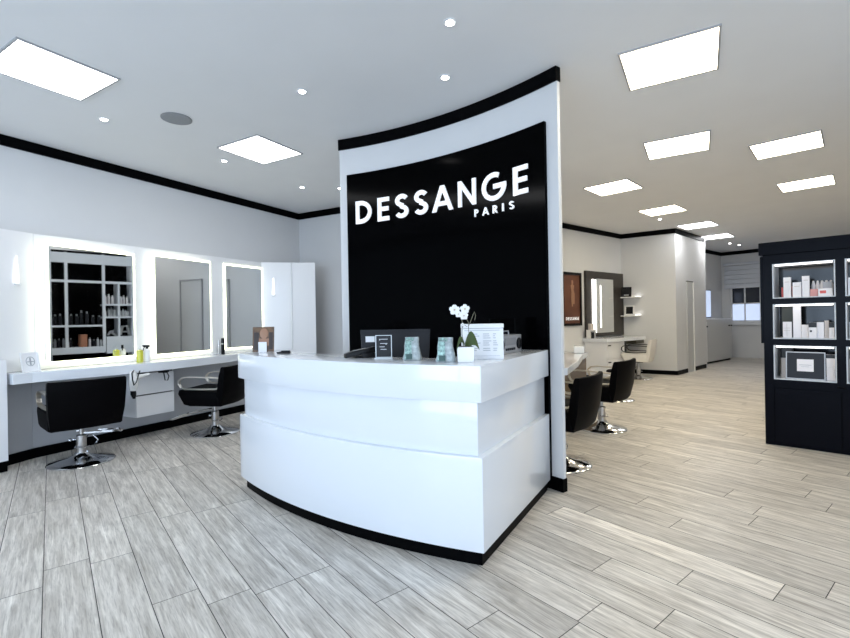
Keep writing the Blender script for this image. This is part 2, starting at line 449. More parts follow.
m = MB(); ring_solid(m, PC, PR, PR + 0.032, T0, T1, 0, CE); structure(m.build('wall_curved', 'wall', smooth=True))
m = MB(); ring_solid(m, PC, PR - 0.014, PR + 0.040, T0 - 0.1, T1 + 0.05, CE - 0.108, CE - 0.001); structure(m.build('trim_8', 'crown', smooth=True))
m = MB(); ring_solid(m, PC, PR - 0.012, PR + 0.040, T0 - 0.1, T1 + 0.05, 0, 0.098); structure(m.build('baseboard_curved', 'crown', smooth=True))

# pillar doorway
m = MB(lambda a, o, z: Vector((*pil(a, o), z)))
m.box(0.62, 1.00, 0.002, 0.02, 0, 2.03, 0); m.box(1.00, 1.035, 0.002, 0.035, 0, 2.04, 1); m.box(0.62, 1.0, 0.002, 0.028, 2.03, 2.055, 2)
structure(m.build('door_1', ['door', 'door_edge', 'door_line']))

# far window with blind
m = MB(KB)
for a, b, z0, z1 in ((WA0, WA0 + 0.05, WZ0, WZ1), (WA1 - 0.05, WA1, WZ0, WZ1), (WA0, WA1, WZ0, WZ0 + 0.05), (WA0, WA1, WZ1 - 0.05, WZ1),
                     (0.57, 0.605, WZ0, WZ1), (0.955, 1.0, WZ0, WZ1), (WA0, WA1, 1.575, 1.61)):
    m.box(a, b, -0.09, -0.03, z0, z1)
wf = structure(m.build('window_1', 'trim_white'))
structure(MB(KB).box(WA0 + 0.02, WA1 - 0.02, -0.07, -0.06, 1.6, WZ1 - 0.02).build('window_pane', 'glass_dark', wf))
structure(MB(KB).box(WA0 + 0.02, WA1 - 0.02, -0.07, -0.06, WZ0 + 0.02, 1.59).build('window_pane', 'glass_frost', wf))
structure(MB(KB).box(WA0 - 0.12, WA1 + 0.1, 0.0, 0.10, WZ0 - 0.08, WZ0).build('window_sill', 'trim_white', wf))
m = MB(KB)
for i in range(5):
    z1 = 2.72 - i * 0.135
    m.box(0.10, 1.68, 0.02 + 0.008 * (i % 2), 0.055 + 0.012 * i, z1 - 0.135, z1 - 0.006)
m.box(0.08, 1.70, 0.005, 0.10, 2.72, 2.80)
tag(m.build('roman_blind', 'blind', bevel=0.004), 'pale grey folded blind pulled halfway up the far window', 'blind')

# ------------------------------------------------------------------ ceiling lights
def panel(x, y, az, label, warm=False):
    fr = Fr(x, y, az); t = world_thing('ceiling_panel_light', (x, y, CE - 0.012), label, 'ceiling light', 'square LED ceiling panels')
    m = MB(fr); h = 0.31
    for a0, a1, o0, o1 in ((-h, h, -h, -h + .014), (-h, h, h - .014, h), (-h, -h + .014, -h + .014, h - .014), (h - .014, h, -h + .014, h - .014)):
        m.box(a0, a1, o0, o1, CE - 0.012, CE - 0.0005)
    m.build('frame', 'frame_grey', t)
    MB(fr).box(-h + .014, h - .014, -h + .014, h - .014, CE - 0.008, CE - 0.001).build('diffuser', 'panel_light_warm' if warm else 'panel_light', t)
for x, y, az, lb, wm in (
    (-2.69, 3.38, 31, 'square LED ceiling panel at the left end, largest above the vanity mirrors', False),
    (-1.74, 4.985, 30, 'square LED ceiling panel nearest the left of the curved black sign wall', False),
    (1.82, 3.374, 31, 'largest square LED ceiling panel right of the curved sign wall, nearest the viewer', True),
    (2.80, 5.07, 31, 'square LED ceiling panel directly behind the largest right-hand one', True),
    (2.756, 6.68, 44, 'square LED ceiling panel farthest left of the right-hand room', True),
    (4.044, 5.124, 43, 'square LED ceiling panel above the display cabinet, nearer one of its pair', True),
    (5.52, 6.65, 44, 'square LED ceiling panel above the display cabinet, farther one of its pair', True),
    (4.245, 8.19, 46, 'square LED ceiling panel in front of the white pillar corner', True),
    (5.714, 9.62, 46, 'small distant LED ceiling panel beside the top of the white pillar', False),
    (0.30, 5.55, 31, 'added unseen LED ceiling panel brightening the space behind the curved wall', False),  # added out of view to brighten what the vanity mirrors reflect
    (7.0, 11.05, 46, 'farthest LED ceiling panel, near the far window wall', False)):
    panel(x, y, az, lb, wm)
for x, y, lb in ((0.189, 2.889, 'round ceiling spotlight topmost in view, ahead of the curved wall'), (0.186, 3.545, 'round ceiling spotlight just above the curved black crown'),
              (-0.959, 3.722, 'round ceiling spotlight left of the curved crown, in the open ceiling'), (-2.863, 4.167, 'round ceiling spotlight between the big left panel and the black crown'),
              (-2.265, 5.291, 'round ceiling spotlight touching the left corner of the smaller left panel'), (-1.668, 6.386, 'round ceiling spotlight above the back left corner of the room'),
              (-1.158, 6.466, 'tiny ceiling spotlight half hidden beside the left end of the curved wall'), (4.573, 8.933, 'round ceiling spotlight beside the panel in front of the pillar'),
              (8.05, 12.15, 'left one of two small far spotlights before the window wall'), (8.50, 12.45, 'right one of two small far spotlights before the window wall')):
    t = world_thing('ceiling_spotlight', (x, y, CE - 0.01), lb, 'ceiling light', 'recessed ceiling spotlights')
    MB().lathe([(0.042, -0.006), (0.042, 0.0), (0.030, 0.0)][::-1], x, y, CE - 0.0005, 20).build('rim', 'trim_white', t)
    MB().lathe([(0.001, -0.010), (0.024, -0.010), (0.028, -0.006)], x, y, CE, 16).build('lens', 'spot', t)
t = world_thing('ceiling_speaker', (-2.215, 4.178, CE - 0.01), 'round grey speaker grille set in the ceiling over the left room', 'speaker')
MB().lathe([(0.128, -0.008), (0.128, -0.001), (0.001, -0.001)], -2.215, 4.178, CE, 40).build('rim', 'plastic_grey', t)
MB().lathe([(0.001, -0.012), (0.112, -0.012), (0.118, -0.008)], -2.215, 4.178, CE, 40).build('grille', 'speaker', t)

# ------------------------------------------------------------------ sign wall panel with lettering
sp = world_thing('wall_sign', PCy(36, PR - 0.02), 'tall curved black gloss panel with white salon lettering behind the desk', 'sign')
m = MB(); ring_solid(m, PC, PR - 0.030, PR - 0.0005, 20.40, 51.10, 0.10, 2.775, 48); m.build('panel', 'black_panel', sp, smooth=True)

def arc(cx, cy, rx, ry, a0, a1, n=14):
    return [(cx + rx * math.cos(math.radians(a0 + (a1 - a0) * i / n)), cy + ry * math.sin(math.radians(a0 + (a1 - a0) * i / n))) for i in range(n + 1)]
def glyph(ch, T):
    h = T / 2
    if ch == 'D': return 0.86, [[(h, 0), (h, 1)], arc(0.28, 0.5, 0.58 - h, 0.5 - h, 90, -90, 18), [(h, 1 - h), (0.30, 1 - h)], [(h, h), (0.30, h)]]
    if ch == 'E': return 0.56, [[(h, 0), (h, 1)], [(0, 1 - h), (0.56, 1 - h)], [(0, 0.51), (0.53, 0.51)], [(0, h), (0.56, h)]]
    if ch == 'S': return 0.62, [arc(0.32, 0.735, 0.265 - h * .6, 0.265 - h, 25, 270, 16) + arc(0.31, 0.265 + h * 0.12, 0.31 - h, 0.265 - h * .9, 88, -155, 16)]
    if ch == 'A': return 0.92, [[(0.07, 0), (0.46, 1)], [(0.85, 0), (0.46, 1)], [(0.22, 0.30), (0.70, 0.30)]]
    if ch == 'N': return 0.84, [[(h, 0), (h, 1)], [(0.84 - h, 0), (0.84 - h, 1)], [(h, 1 - h * .4), (0.84 - h, h * .4)]]
    if ch == 'G': return 1.04, [arc(0.52, 0.5, 0.52 - h, 0.5 - h, 62, 352, 26) + [(1.04 - h, 0.5)], [(0.50, 0.5), (1.04, 0.5)]]
    if ch == 'P': return 0.58, [[(h, 0), (h, 1)], arc(0.30, 0.72, 0.28 - h, 0.28 - h, 90, -90, 10), [(h, 1 - h), (0.30, 1 - h)], [(h, 0.44 + h), (0.30, 0.44 + h)]]
    if ch == 'R': return 0.62, [[(h, 0), (h, 1)], arc(0.30, 0.72, 0.28 - h, 0.28 - h, 90, -90, 10), [(h, 1 - h), (0.30, 1 - h)], [(h, 0.44 + h), (0.30, 0.44 + h)], [(0.28, 0.46), (0.58, 0)]]
    if ch == 'I': return T, [[(h, 0), (h, 1)]]
    if ch == 'O': return 1.0, [arc(0.5, 0.5, 0.5 - h, 0.5 - h, 0, 360, 26)]
def stroke_quads(path, T, dx=1.0):
    """mitred ribbon of width T along a 2-D path"""
    n = len(path); P = [Vector((p[0], p[1])) for p in path]; Lf = []; Rt = []
    for i in range(n):
        a = P[max(i - 1, 0)]; b = P[min(i + 1, n - 1)]
        if n > 2 and (path[0] == path[-1] or (P[0] - P[-1]).length < 1e-4) and i in (0, n - 1): a = P[-2]; b = P[1]
        t = (b - a).normalized(); nn = Vector((-t.y, t.x))
        Lf.append(P[i] + nn * T / 2); Rt.append(P[i] - nn * T / 2)
    return Lf, Rt
def glyph_mesh(mb, ch, T, place, d0, d1, wscale=1.0, hscale=1.0):
    """place(u, v, depth) -> world point, u v in glyph units scaled to the target size"""
    wd, strokes = glyph(ch, T)
    for s in strokes:
        if len(s) == 2:     # subdivide straight strokes so that they follow curves; clip slanted ends level
            (x0, y0), (x1, y1) = s
            if abs(y1 - y0) > 0.3 and abs(x1 - x0) > 0.1:     # slanted: horizontal cut ends
                L_ = math.hypot(x1 - x0, y1 - y0); hw = T / 2 * L_ / abs(y1 - y0)
                Lf = [Vector((x0 - hw + (x1 - x0) * i / 4, y0 + (y1 - y0) * i / 4)) for i in range(5)]
                Rt = [Vector((x0 + hw + (x1 - x0) * i / 4, y0 + (y1 - y0) * i / 4)) for i in range(5)]
            else:
                s = [(x0 + (x1 - x0) * i / 4, y0 + (y1 - y0) * i / 4) for i in range(5)]; Lf, Rt = stroke_quads(s, T)
        else: Lf, Rt = stroke_quads(s, T)
        n = len(Lf); vs = []; fs = []
        for l, r in zip(Lf, Rt):
            for p, dd in ((l, d0), (r, d0), (r, d1), (l, d1)): vs.append(tuple(place(p.x / wd * wscale, p.y * hscale, dd)))
        for i in range(n - 1):
            a = 4 * i
            for k in range(4): fs.append((a + k, a + (k + 1) % 4, a + 4 + (k + 1) % 4, a + 4 + k))
        fs += [(0, 1, 2, 3), (4 * n - 1, 4 * n - 2, 4 * n - 3, 4 * n - 4)]
        mb.v += vs and [tuple(v) for v in vs]; b = len(mb.v) - len(vs); mb.f += [tuple(b + i for i in q) for q in fs]; mb.m += [0] * len(fs)
RL = PR - 0.031
for ch, a, b, z0, z1, T in (
    ('D', 21.92, 24.55, 2.266, 2.492, .19), ('E', 25.58, 27.50, 2.268, 2.496, .18), ('S', 28.45, 30.70, 2.270, 2.500, .18), ('S', 31.60, 33.88, 2.274, 2.502, .18),
    ('A', 34.60, 37.80, 2.272, 2.504, .17), ('N', 38.67, 41.39, 2.276, 2.502, .17), ('G', 42.30, 45.85, 2.270, 2.504, .17), ('E', 46.87, 48.91, 2.270, 2.494, .17),
    ('P', 41.15, 41.70, 2.168, 2.230, .17), ('A', 42.34, 43.27, 2.165, 2.230, .16), ('R', 43.88, 44.52, 2.166, 2.231, .17), ('I', 45.26, 45.46, 2.168, 2.231, .9), ('S', 46.25, 46.95, 2.168, 2.233, .17)):
    m = MB()
    def place(u, v, dd, a=a, b=b, z0=z0, z1=z1): return Vector(PCy(a + (b - a) * u, RL - dd, z0 + (z1 - z0) * v))
    if ch == 'I': T = 0.17; place = lambda u, v, dd, a=a, b=b, z0=z0, z1=z1: Vector(PCy(a + (b - a) * u, RL - dd, z0 + (z1 - z0) * v))
    glyph_mesh(m, ch, T, place, 0.0, 0.012)
    m.build('letter', 'letter', sp)

# ------------------------------------------------------------------ reception counter
def counter_outline(off, arm, t_left_extra=0.0, d=0.42):
    """plan outline: curved front offset outwards by off, straight right side, open U behind; returns polygon"""
    r = CR + off
    tl, tr = math.radians(231.4 - t_left_extra), math.radians(200.28)
    outer = []
    n = 36
    for i in range(n + 1):
        t = tl + (tr - tl) * i / n
        outer.append((CC[0] + r * math.sin(t), CC[1] + r * math.cos(t)))
    return outer
def front_pt(deg, r): t = math.radians(deg); return (CC[0] + r * math.sin(t), CC[1] + r * math.cos(t))
SIDE = Fr(0.282, 2.429, 30.6)              # right side of the plinth, o outwards (right)
def counter_layer(mb, off, depth, z0, z1, mi=0, soff=None, lt=231.0, back=1.212):
    """U-shaped slab: curved front + straight right arm, wall thickness depth"""
    soff = off if soff is None else soff
    r = CR + off; n = 36
    # outer corner: intersection of circle radius r with side line offset soff
    lo, hi = 190.0, 210.0
    def side_val(deg):
        x, y = front_pt(deg, r); dx, dy = x - SIDE.x, y - SIDE.y
        return dx * SIDE.n[0] + dy * SIDE.n[1] - soff
    for _ in range(50):
        md = (lo + hi) / 2
        if side_val(md) > 0: lo = md
        else: hi = md
    tc = (lo + hi) / 2
    r2 = r - depth; lo, hi = 185.0, 225.0
    def side_val2(deg):
        x, y = front_pt(deg, r2); dx, dy = x - SIDE.x, y - SIDE.y
        return dx * SIDE.n[0] + dy * SIDE.n[1] - (soff - depth)
    for _ in range(50):
        md = (lo + hi) / 2
        if side_val2(md) > 0: lo = md
        else: hi = md
    ti = (lo + hi) / 2
    vs = []; fs = []
    for i in range(n + 1):
        o = front_pt(lt + (tc - lt) * i / n, r); q = front_pt(lt + (ti - lt) * i / n, r2)
        for p, z in ((o, z0), (q, z0), (q, z1), (o, z1)): vs.append((p[0], p[1], z))
    e0 = SIDE(back, soff); e1 = SIDE(back, soff - depth)
    for p, z in ((e0, z0), (e1, z0), (e1, z1), (e0, z1)): vs.append((p.x, p.y, z))
    for i in range(n + 1):
        a = 4 * i
        for k in range(4): fs.append((a + k, a + (k + 1) % 4, a + 4 + (k + 1) % 4, a + 4 + k))
    N = 4 * (n + 1)
    fs += [(0, 1, 2, 3), (N + 3, N + 2, N + 1, N)]
    mb.add(vs, fs, mi)
ct = world_thing('reception_counter', (-0.6, 3.2, 0), 'curved white gloss reception counter with black plinth below the black sign wall', 'counter')
m = MB(); counter_layer(m, 0.0, 0.30, 0.0, 0.079); m.build('plinth', 'crown', ct, smooth=True)
m = MB(); counter_layer(m, 0.032, 0.30, 0.080, 0.573, soff=0.022, lt=231.7); m.build('lower_panel', 'gloss_white', ct, bevel=0.003, smooth=True)
m = MB(); counter_layer(m, 0.002, 0.24, 0.574, 0.859, soff=-0.012, lt=231.2); m.build('middle_panel', 'gloss_white', ct, bevel=0.002, smooth=True)
m = MB(); counter_layer(m, 0.034, 0.40, 0.860, 1.052, soff=0.022, lt=231.95); m.build('counter_top', 'gloss_white', ct, bevel=0.003, smooth=True)
m = MB(); ring_solid(m, CC, CR - 0.85, CR - 0.34, 207.5, 229.5, 0.70, 0.74, 24); m.build('desk_shelf', 'gloss_white', ct, smooth=True)
ZC = 1.0525

# ------------------------------------------------------------------ things on the counter
def on(x, y, az, z=ZC): return Fr(x, y, az, z)
# photo card with a white slip
f = on(-1.335, 3.80, 80); t = world_thing('photo_card', f(0, 0), 'brown portrait photo card with white slip on the left end of the counter', 'picture')
m = MB(f); m.add([(-.085, 0, 0), (.085, 0, 0), (.085, -.035, .205), (-.085, -.035, .205), (-.085, -.006, 0), (.085, -.006, 0), (.085, -.041, .205), (-.085, -.041, .205)],
      [(0, 1, 2, 3), (7, 6, 5, 4), (0, 4, 5, 1), (1, 5, 6, 2), (2, 6, 7, 3), (3, 7, 4, 0)]); m.build('card', 'portrait_brown', t)
def tilt(fr, k=0.17, o0=0.0): return lambda a, o, z: fr(a, o0 + o - k * z, z)
m = MB(tilt(f)); m.ball((0.005, 0.002, 0.150), 0.034, 0.004, 0.045, 16, 8); m.prism([(-0.05, .001), (0.055, .001), (0.055, .004), (-0.05, .004)], 0.05, 0.11); m.build('portrait', 'skin', t)
m = MB(tilt(f)); m.box(-0.075, -0.035, .001, .0045, 0.02, 0.16); m.box(0.045, 0.075, .001, .0045, 0.02, 0.16); m.box(-0.02, 0.03, .0005, .003, 0.055, 0.15); m.build('hair', 'printed_dark', t)
m = MB(f); m.box(-.035, .03, 0.012, 0.016, 0, 0.082); m.box(-.035, .03, 0.012, 0.04, 0, 0.003); m.build('white_slip', 'paper', t)

# black pen tray lying at the back of the counter top
f = on(-1.10, 3.585, 97); m = MB(f); m.box(-0.05, 0.05, -0.02, 0.02, 0, 0.012); m.box(-0.02, 0.05, -0.012, 0.012, 0.012, 0.022)
tag(m.build('stapler', 'plastic_black', bevel=0.004), 'small black stapler lying on the counter between photo card and phone', 'stapler')

# cordless payment phone lying on the ledge
f = on(-0.43, 3.04, 66); t = world_thing('telephone', f(0, 0), 'black telephone handset lying slanted on the counter beside the monitor', 'telephone')
m = MB(f)
m.loft([[(-.105, -.028, 0.002), (-.105, .028, 0.002), (-.105, .026, .030), (-.105, -.026, .030)],
        [(-.06, -.030, 0.010), (-.06, .030, .010), (-.06, .028, .044), (-.06, -.028, .044)],
        [(.05, -.026, 0.030), (.05, .026, .030), (.05, .024, .062), (.05, -.024, .062)],
        [(.10, -.026, 0.035), (.10, .026, .035), (.10, .022, .072), (.10, -.022, .072)]]); m.build('handset', 'plastic_black', t, bevel=0.004, smooth=True)
m = MB(f); m.box(.0, .11, -.045, .045, 0, 0.032); m.box(-0.04, 0.0, -.03, .03, 0, 0.012); m.build('cradle', 'plastic_black', t, bevel=0.003)
m = MB(f); m.add([(-.05, -.018, .0475), (.04, -.018, .0625), (.04, .018, .0625), (-.05, .018, .0475)], [(0, 1, 2, 3)]); m.build('screen', 'silver', t)

# all-in-one monitor seen from behind, on the low desk
f = Fr(-0.225, 3.50, 88, 0.0); t = world_thing('monitor', (-0.20, 3.50, 0.742), 'wide black monitor seen from behind, standing behind the counter', 'monitor')
m = MB(f)
m.loft([[(-.245, 0.03, .93), (.245, 0.03, .93), (.245, 0.07, .93), (-.245, 0.07, .93)], [(-.262, -0.005, 1.225), (.262, -0.005, 1.225), (.262, 0.035, 1.225), (-.262, 0.035, 1.225)]])
m.build('screen_back', 'plastic_dark', t, bevel=0.006)
m = MB(f); m.box(-.262, .262, 0.036, 0.042, 1.205, 1.226); m.build('top_edge', 'plastic_dark', t)
m = MB(f); m.box(-.05, .05, -0.01, 0.028, .76, 1.1); m.box(-.14, .14, -0.11, .06, .742, .76); m.build('stand', 'plastic_black', t, bevel=0.004)
m = MB(f); m.box(-.222, -.155, 0.051, 0.054, 1.135, 1.178); m.build('white_sticker', 'paper', t)

# clear upright sign holder with dark card
f = on(-0.265, 2.93, 92); t = world_thing('sign_holder', f(0, 0), 'small upright acrylic holder with dark grey card in front of the monitor', 'sign')
MB(f).box(-.058, .058, -.028, .028, 0, .008).build('base', 'crystal', t, bevel=.002)
m = MB(f)
for a0, a1, z0, z1 in ((-.052, -.047, .008, .150), (.047, .052, .008, .150), (-.047, .047, .146, .150), (-.047, .047, .008, .012)): m.box(a0, a1, -.004, .004, z0, z1)
m.build('frame', 'crystal', t)
MB(f).box(-.047, .047, -.002, .002, .012, .146).build('card', 'plastic_dark', t)
m = MB(f)
for z, a0, a1 in ((.122, -.028, .026), (.117, -.028, -.022), (.095, -.022, .024), (.090, .012, .020), (.074, -.026, .006), (.058, -.020, .018)):
    m.box(a0, a1, .0021, .003, z, z + .004)
m.build('printed_lines', 'silver', t)

# two foil gift bags
def gift_bag(x, y, az, label, turn):
    f = on(x, y, az); t = world_thing('gift_bag', f(0, 0), label, 'gift bag', 'small silver mint gift bags on the counter')
    m = MB(f); rings = []
    for z, wx, wy, sh in ((0, .066, .032, 0), (.012, .070, .036, 0), (.045, .060, .032, .002), (.09, .054, .026, -.002), (.128, .050, .016, .001), (.140, .050, .010, 0)):
        ring = []
        for i in range(20):
            a = 2 * math.pi * i / 20; k = 1 + 0.05 * math.sin(5 * a + z * 60)
            cx, sy_ = math.cos(a), math.sin(a)
            sq = 1 / max(abs(cx), abs(sy_)) ** 0.75
            ring.append((cx * sq * wx * k * .82 + sh, sy_ * sq * wy * k * .82, z))
        rings.append(ring)
    m.loft(rings); m.build('bag', 'silver_foil', t, smooth=True)
    m = MB(f); s = -1 if turn else 1
    m.loft([[(-.046, .030, .008), (-.004, .034, .008), (-.004, .038, .008), (-.046, .034, .008)], [(-.040, .017, .118), (-.002, .019, .118), (-.002, .024, .118), (-.040, .022, .118)]])
    m.build('side_ribbon', 'mint', t)
    m = MB(f); m.box(-.036, .000, .0385, .042, .010, .040); m.build('dark_label', 'dark_green', t)
    m = MB(f)
    for a, z in ((-.030, .128), (-.014, .132), (.004, .127)): m.ball((a, .018, z), .009, .006, .010, 8, 6)
    m.build('bow', 'mint', t)
gift_bag(-0.082, 2.80, 88, 'silver mint gift bag on the counter, nearer the monitor', False)
gift_bag(0.115, 2.645, 96, 'silver mint gift bag on the counter, next to the orchid pot', True)

# white box with printed lines
f = on(0.345, 2.765, 93); t = world_thing('white_box', f(0, 0), 'white carton with small grey text standing behind the orchid', 'box')
m = MB(f); m.box(-.128, .122, -.10, .0, 0, .185); m.build('carton', 'paper', t, bevel=.003)
m = MB(f); m.box(-.130, .124, -.103, .003, .187, .212); m.build('lid', 'paper', t, bevel=.003)
m = MB(f)
random.seed(3)
for z in (.150, .138, .126, .108, .096, .084, .064, .052): 
    m.box(-.06, -.03 + random.uniform(-.01, .02), .0005, .0016, z, z + .0035); m.box(.0, .03 + random.uniform(-.01, .02), .0005, .0016, z, z + .0035); m.box(.06, .08 + random.uniform(-.01, .01), .0005, .0016, z, z + .0035)
m.box(-.11, .10, .0005, .0016, .172, .1745); m.box(-.11, .10, .0005, .0016, .020, .0215)
m.build('printed_lines', 'ink', t)

# orchid
f = on(0.225, 2.60, 93); t = world_thing('potted_orchid', f(0, 0), 'white orchid with one broad leaf in a white pot on the counter', 'plant')
m = MB(f); m.loft([[(a * (s), b * (s), z) for a, b in ((-.046, -.034), (.046, -.034), (.046, .034), (-.046, .034))] for z, s in ((0, .92), (.01, .98), (.088, 1.06))]); m.build('pot', 'ceramic', t, bevel=.004)
m = MB(f); m.box(-.038, .038, -.032, .032, .086, .091); m.build('soil', 'dark_wood', t)
m = MB(f)
for w_, dr, L_, h_ in ((.038, (1, .35), .075, 1.1), (.017, (-1, .5), .05, 1)):
    n = 9; pts = []
    for i in range(n):
        u = i / (n - 1); z = .090 + h_ * (.055 * math.sin(u * 2.6)) - .045 * u * u; ww = w_ * math.sin(math.pi * (0.12 + 0.86 * u)) ** .7
        pts.append((dr[0] * L_ * u, dr[1] * L_ * u + .012, z, ww))
    rings = []
    for (x, y, z, ww) in pts: rings.append([(x - dr[1] * ww * .3, y - ww * .5, z + ww), (x, y, z + .003), (x + dr[1] * ww * .3, y + ww * .5, z - ww), (x, y, z - .002)])
    m.loft(rings)
m.build('leaf', 'leaf', t, smooth=True)
m = MB(f)
m.tube([(-.01, 0, .088), (-.018, 0, .16), (-.016, .002, .23), (-.030, .002, .272), (-.062, .004, .292)], .0022, 6)
m.tube([(.018, 0, .088), (.020, 0, .16), (.018, 0, .225), (.000, 0, .262), (-.012, 0, .285)], .0020, 6)
m.tube([(.018, 0, .2), (.034, .0, .236), (.046, 0, .268), (.052, 0, .285), (.060, 0, .262), (.054, 0, .236)], .0020, 6)
m.tube([(-.018, 0, .19), (-.006, 0, .212), (.012, 0, .20)], .0018, 6)
m.build('stem', 'stem', t)
for (x, z, s) in ((-.058, .296, .030), (-.036, .272, .020), (.000, .300, .027), (-.006, .262, .024), (-.014, .212, .010)):
    m = MB(f)
    for k in range(5):
        a = math.radians(90 + 72 * k); m.ball((x + math.cos(a) * s * .55, .010, z + math.sin(a) * s * .55), s * .48, .006, s * .48, 10, 6)
    fl = m.build('flower', 'petal', t, smooth=True)
    MB(f).ball((x, .016, z), s * .18, .006, s * .18, 8, 5).build('flower_core', 'petal_core', fl)

# silver radio on the right arm
f = on(0.59, 3.215, 33); t = world_thing('radio', f(0, 0), 'silver stereo with two dark round speakers on the counter right end', 'radio')
MB(f).box(-.21, .21, -.14, .0, 0, .125).build('body', 'silver', t, bevel=.006)
for a in (-.155, .155):
    g = lambda u, v, z, a=a: f(a + u, z, v)
    m = MB(g); m.lathe([(.040, .000), (.040, .008), (.030, .008), (.022, .003)], 0, .062, 0, 20)
    m.build('loudspeaker', 'plastic_black', t)
m = MB(f); m.box(-.095, .095, .0005, .004, .055, .105); m.build('display', 'plastic_grey', t)
m = MB(f)
for a in (-.07, -.035, 0, .035, .07): m.box(a - .010, a + .010, .0005, .006, .020, .036)
m.build('button', 'plastic_dark', t)
m = MB(f); m.tube([(-.14, -.07, .125), (-.135, -.07, .150), (.135, -.07, .150), (.14, -.07, .125)], .005, 8); m.build('handle', 'silver', t)

# slim desk lamp arch and till screen behind, almost black on black
f = Fr(0.60, 3.60, 100, 0.74)
t = world_thing('till_screen', f(0, 0), 'black till screen standing behind the radio against the black panel', 'monitor')
m = MB(f); m.box(-.02, .02, -.02, .02, 0, .30); m.box(-.09, .09, -.06, .06, 0, .015); m.build('stand', 'plastic_black', t)
m = MB(f); m.box(-.10, .10, .02, .045, .28, .56); m.build('screen', 'black_panel', t, bevel=.005)
# side table for the till screen
m = MB(); m.prism([(0.22, 3.20), (0.40, 3.10), (0.70, 3.60), (0.56, 3.80), (0.25, 3.60)], 0.70, 0.739)
m.build('desk_return', 'gloss_white', ct)

# ------------------------------------------------------------------ vanity wall on the left
vu = world_thing('vanity_wall_unit', LW(1.5, 0.1), 'white panelled vanity wall carrying the three lit mirrors at left', 'wall unit')
US = 0.20
m = MB(LW); m.box(0.17, 2.99, 0.001, US, 0.872, 2.20); m.build('mirror_panel', 'unit_white', vu)
m = MB(LW); m.box(0.17, 3.02, 0.001, 0.12, 0.0, 0.768); m.build('lower_panel', 'apron', vu)
m = MB(LW); m.prism([(0.168, 0.001), (0.168, US), (-0.45, 0.335), (-0.45, 0.30), (-.1, 0.001)], 0.872, 2.20); m.build('left_wing', 'unit_white', vu)
m = MB(LW); m.prism([(0.168, 0.001), (0.168, .12), (-0.35, 0.27), (-0.35, 0.2)], 0.0, 0.768); m.build('left_apron', 'apron', vu)
m = MB(LW); m.prism([(2.995, 0.001), (2.995, US), (3.27, 0.53), (3.50, 0.805), (3.54, 0.77), (3.2, 0.001)], 0.0, 2.20); m.build('right_wing', 'unit_white', vu)
m = MB(LW); m.box(3.265, 3.275, 0.50, 0.545, 0.872, 2.198); m.build('wing_edge_strip', 'trim_white', vu)
m = MB(LW); m.prism([(-0.35, 0.272), (0.17, 0.122), (3.0, 0.122), (3.0, 0.142), (0.175, 0.142), (-0.35, 0.292)], 0.0, 0.096); m.build('base_strip', 'crown', vu)

WTF = [(-0.10, 0.46), (0.05, 0.45), (0.3, 0.50), (0.6, 0.565), (0.9, 0.60), (1.2, 0.605), (1.5, 0.58), (1.9, 0.52), (2.3, 0.45), (2.7, 0.40), (2.99, 0.38), (3.18, 0.40)]
m = MB(LW); m.prism([(-0.10, 0.26)] + WTF + [(2.99, US - .08), (0.17, US - .08)], 0.772, 0.870)
tag(m.build('vanity_worktop', 'gloss_white', bevel=.004), 'long white curved worktop running under the three lit mirrors', 'worktop')

# low end cabinet at the left margin
m = MB(LW); m.box(-1.3, -0.125, 0.345, 0.42, 0.095, 1.0); 
t = world_thing('end_cabinet', LW(-0.6, 0.3), 'low white end panel at the left margin closing off the vanity', 'cabinet')
m.build('body', 'unit_white', t, bevel=.003)
m = MB(LW); m.box(-1.29, -0.13, 0.355, 0.412, 0, 0.095); m.build('plinth', 'crown', t)

def vanity_mirror(a0, a1, z0, z1, tl, label):
    """tl: how far the left edge stands further out than the right"""
    t = world_thing('vanity_mirror', LW((a0 + a1) / 2, US, z0), label, 'mirror', 'backlit vanity mirrors on the left wall')
    o0, o1 = US + 0.012 + tl, US + 0.012
    def pf(a, o, z): 
        k = (a - a0) / (a1 - a0); return LW(a, o0 * (1 - k) + o1 * k + o, z)
    MB(pf).box(a0, a1, 0.0, 0.006, z0, z1).build('mirror_glass', 'mirror', t)
    g = 0.022
    m = MB(pf); m.box(a0 - g, a1 + g, -0.008, -0.001, z0 - (z0 - 0.8725 if z0 - g < .875 else g), z1 + g); m.build('led_backlight', 'led', t)
    vs = [tuple(LW(a, o, z)) for z in (z0 + .01, z1 - .01) for a, o in ((a0 + .01, US + .0008), (a1 - .01, US + .0008), (a1 - .01, o1 - .0085), (a0 + .01, o0 - .0085))]
    mm = MB(); mm.add(vs, [(0, 1, 2, 3), (7, 6, 5, 4), (0, 4, 5, 1), (1, 5, 6, 2), (2, 6, 7, 3), (3, 7, 4, 0)]); mm.build('backing_case', 'mirror_edge', t)
vanity_mirror(0.245, 1.100, 0.945, 2.085, 0.100, 'leftmost backlit vanity mirror, reflecting dark shelves of bottles')
vanity_mirror(1.315, 2.095, 0.938, 2.100, 0.066, 'middle backlit vanity mirror, reflecting a plain grey door')
vanity_mirror(2.345, 2.975, 0.945, 2.095, 0.0, 'rightmost backlit vanity mirror, next to the angled right wing')

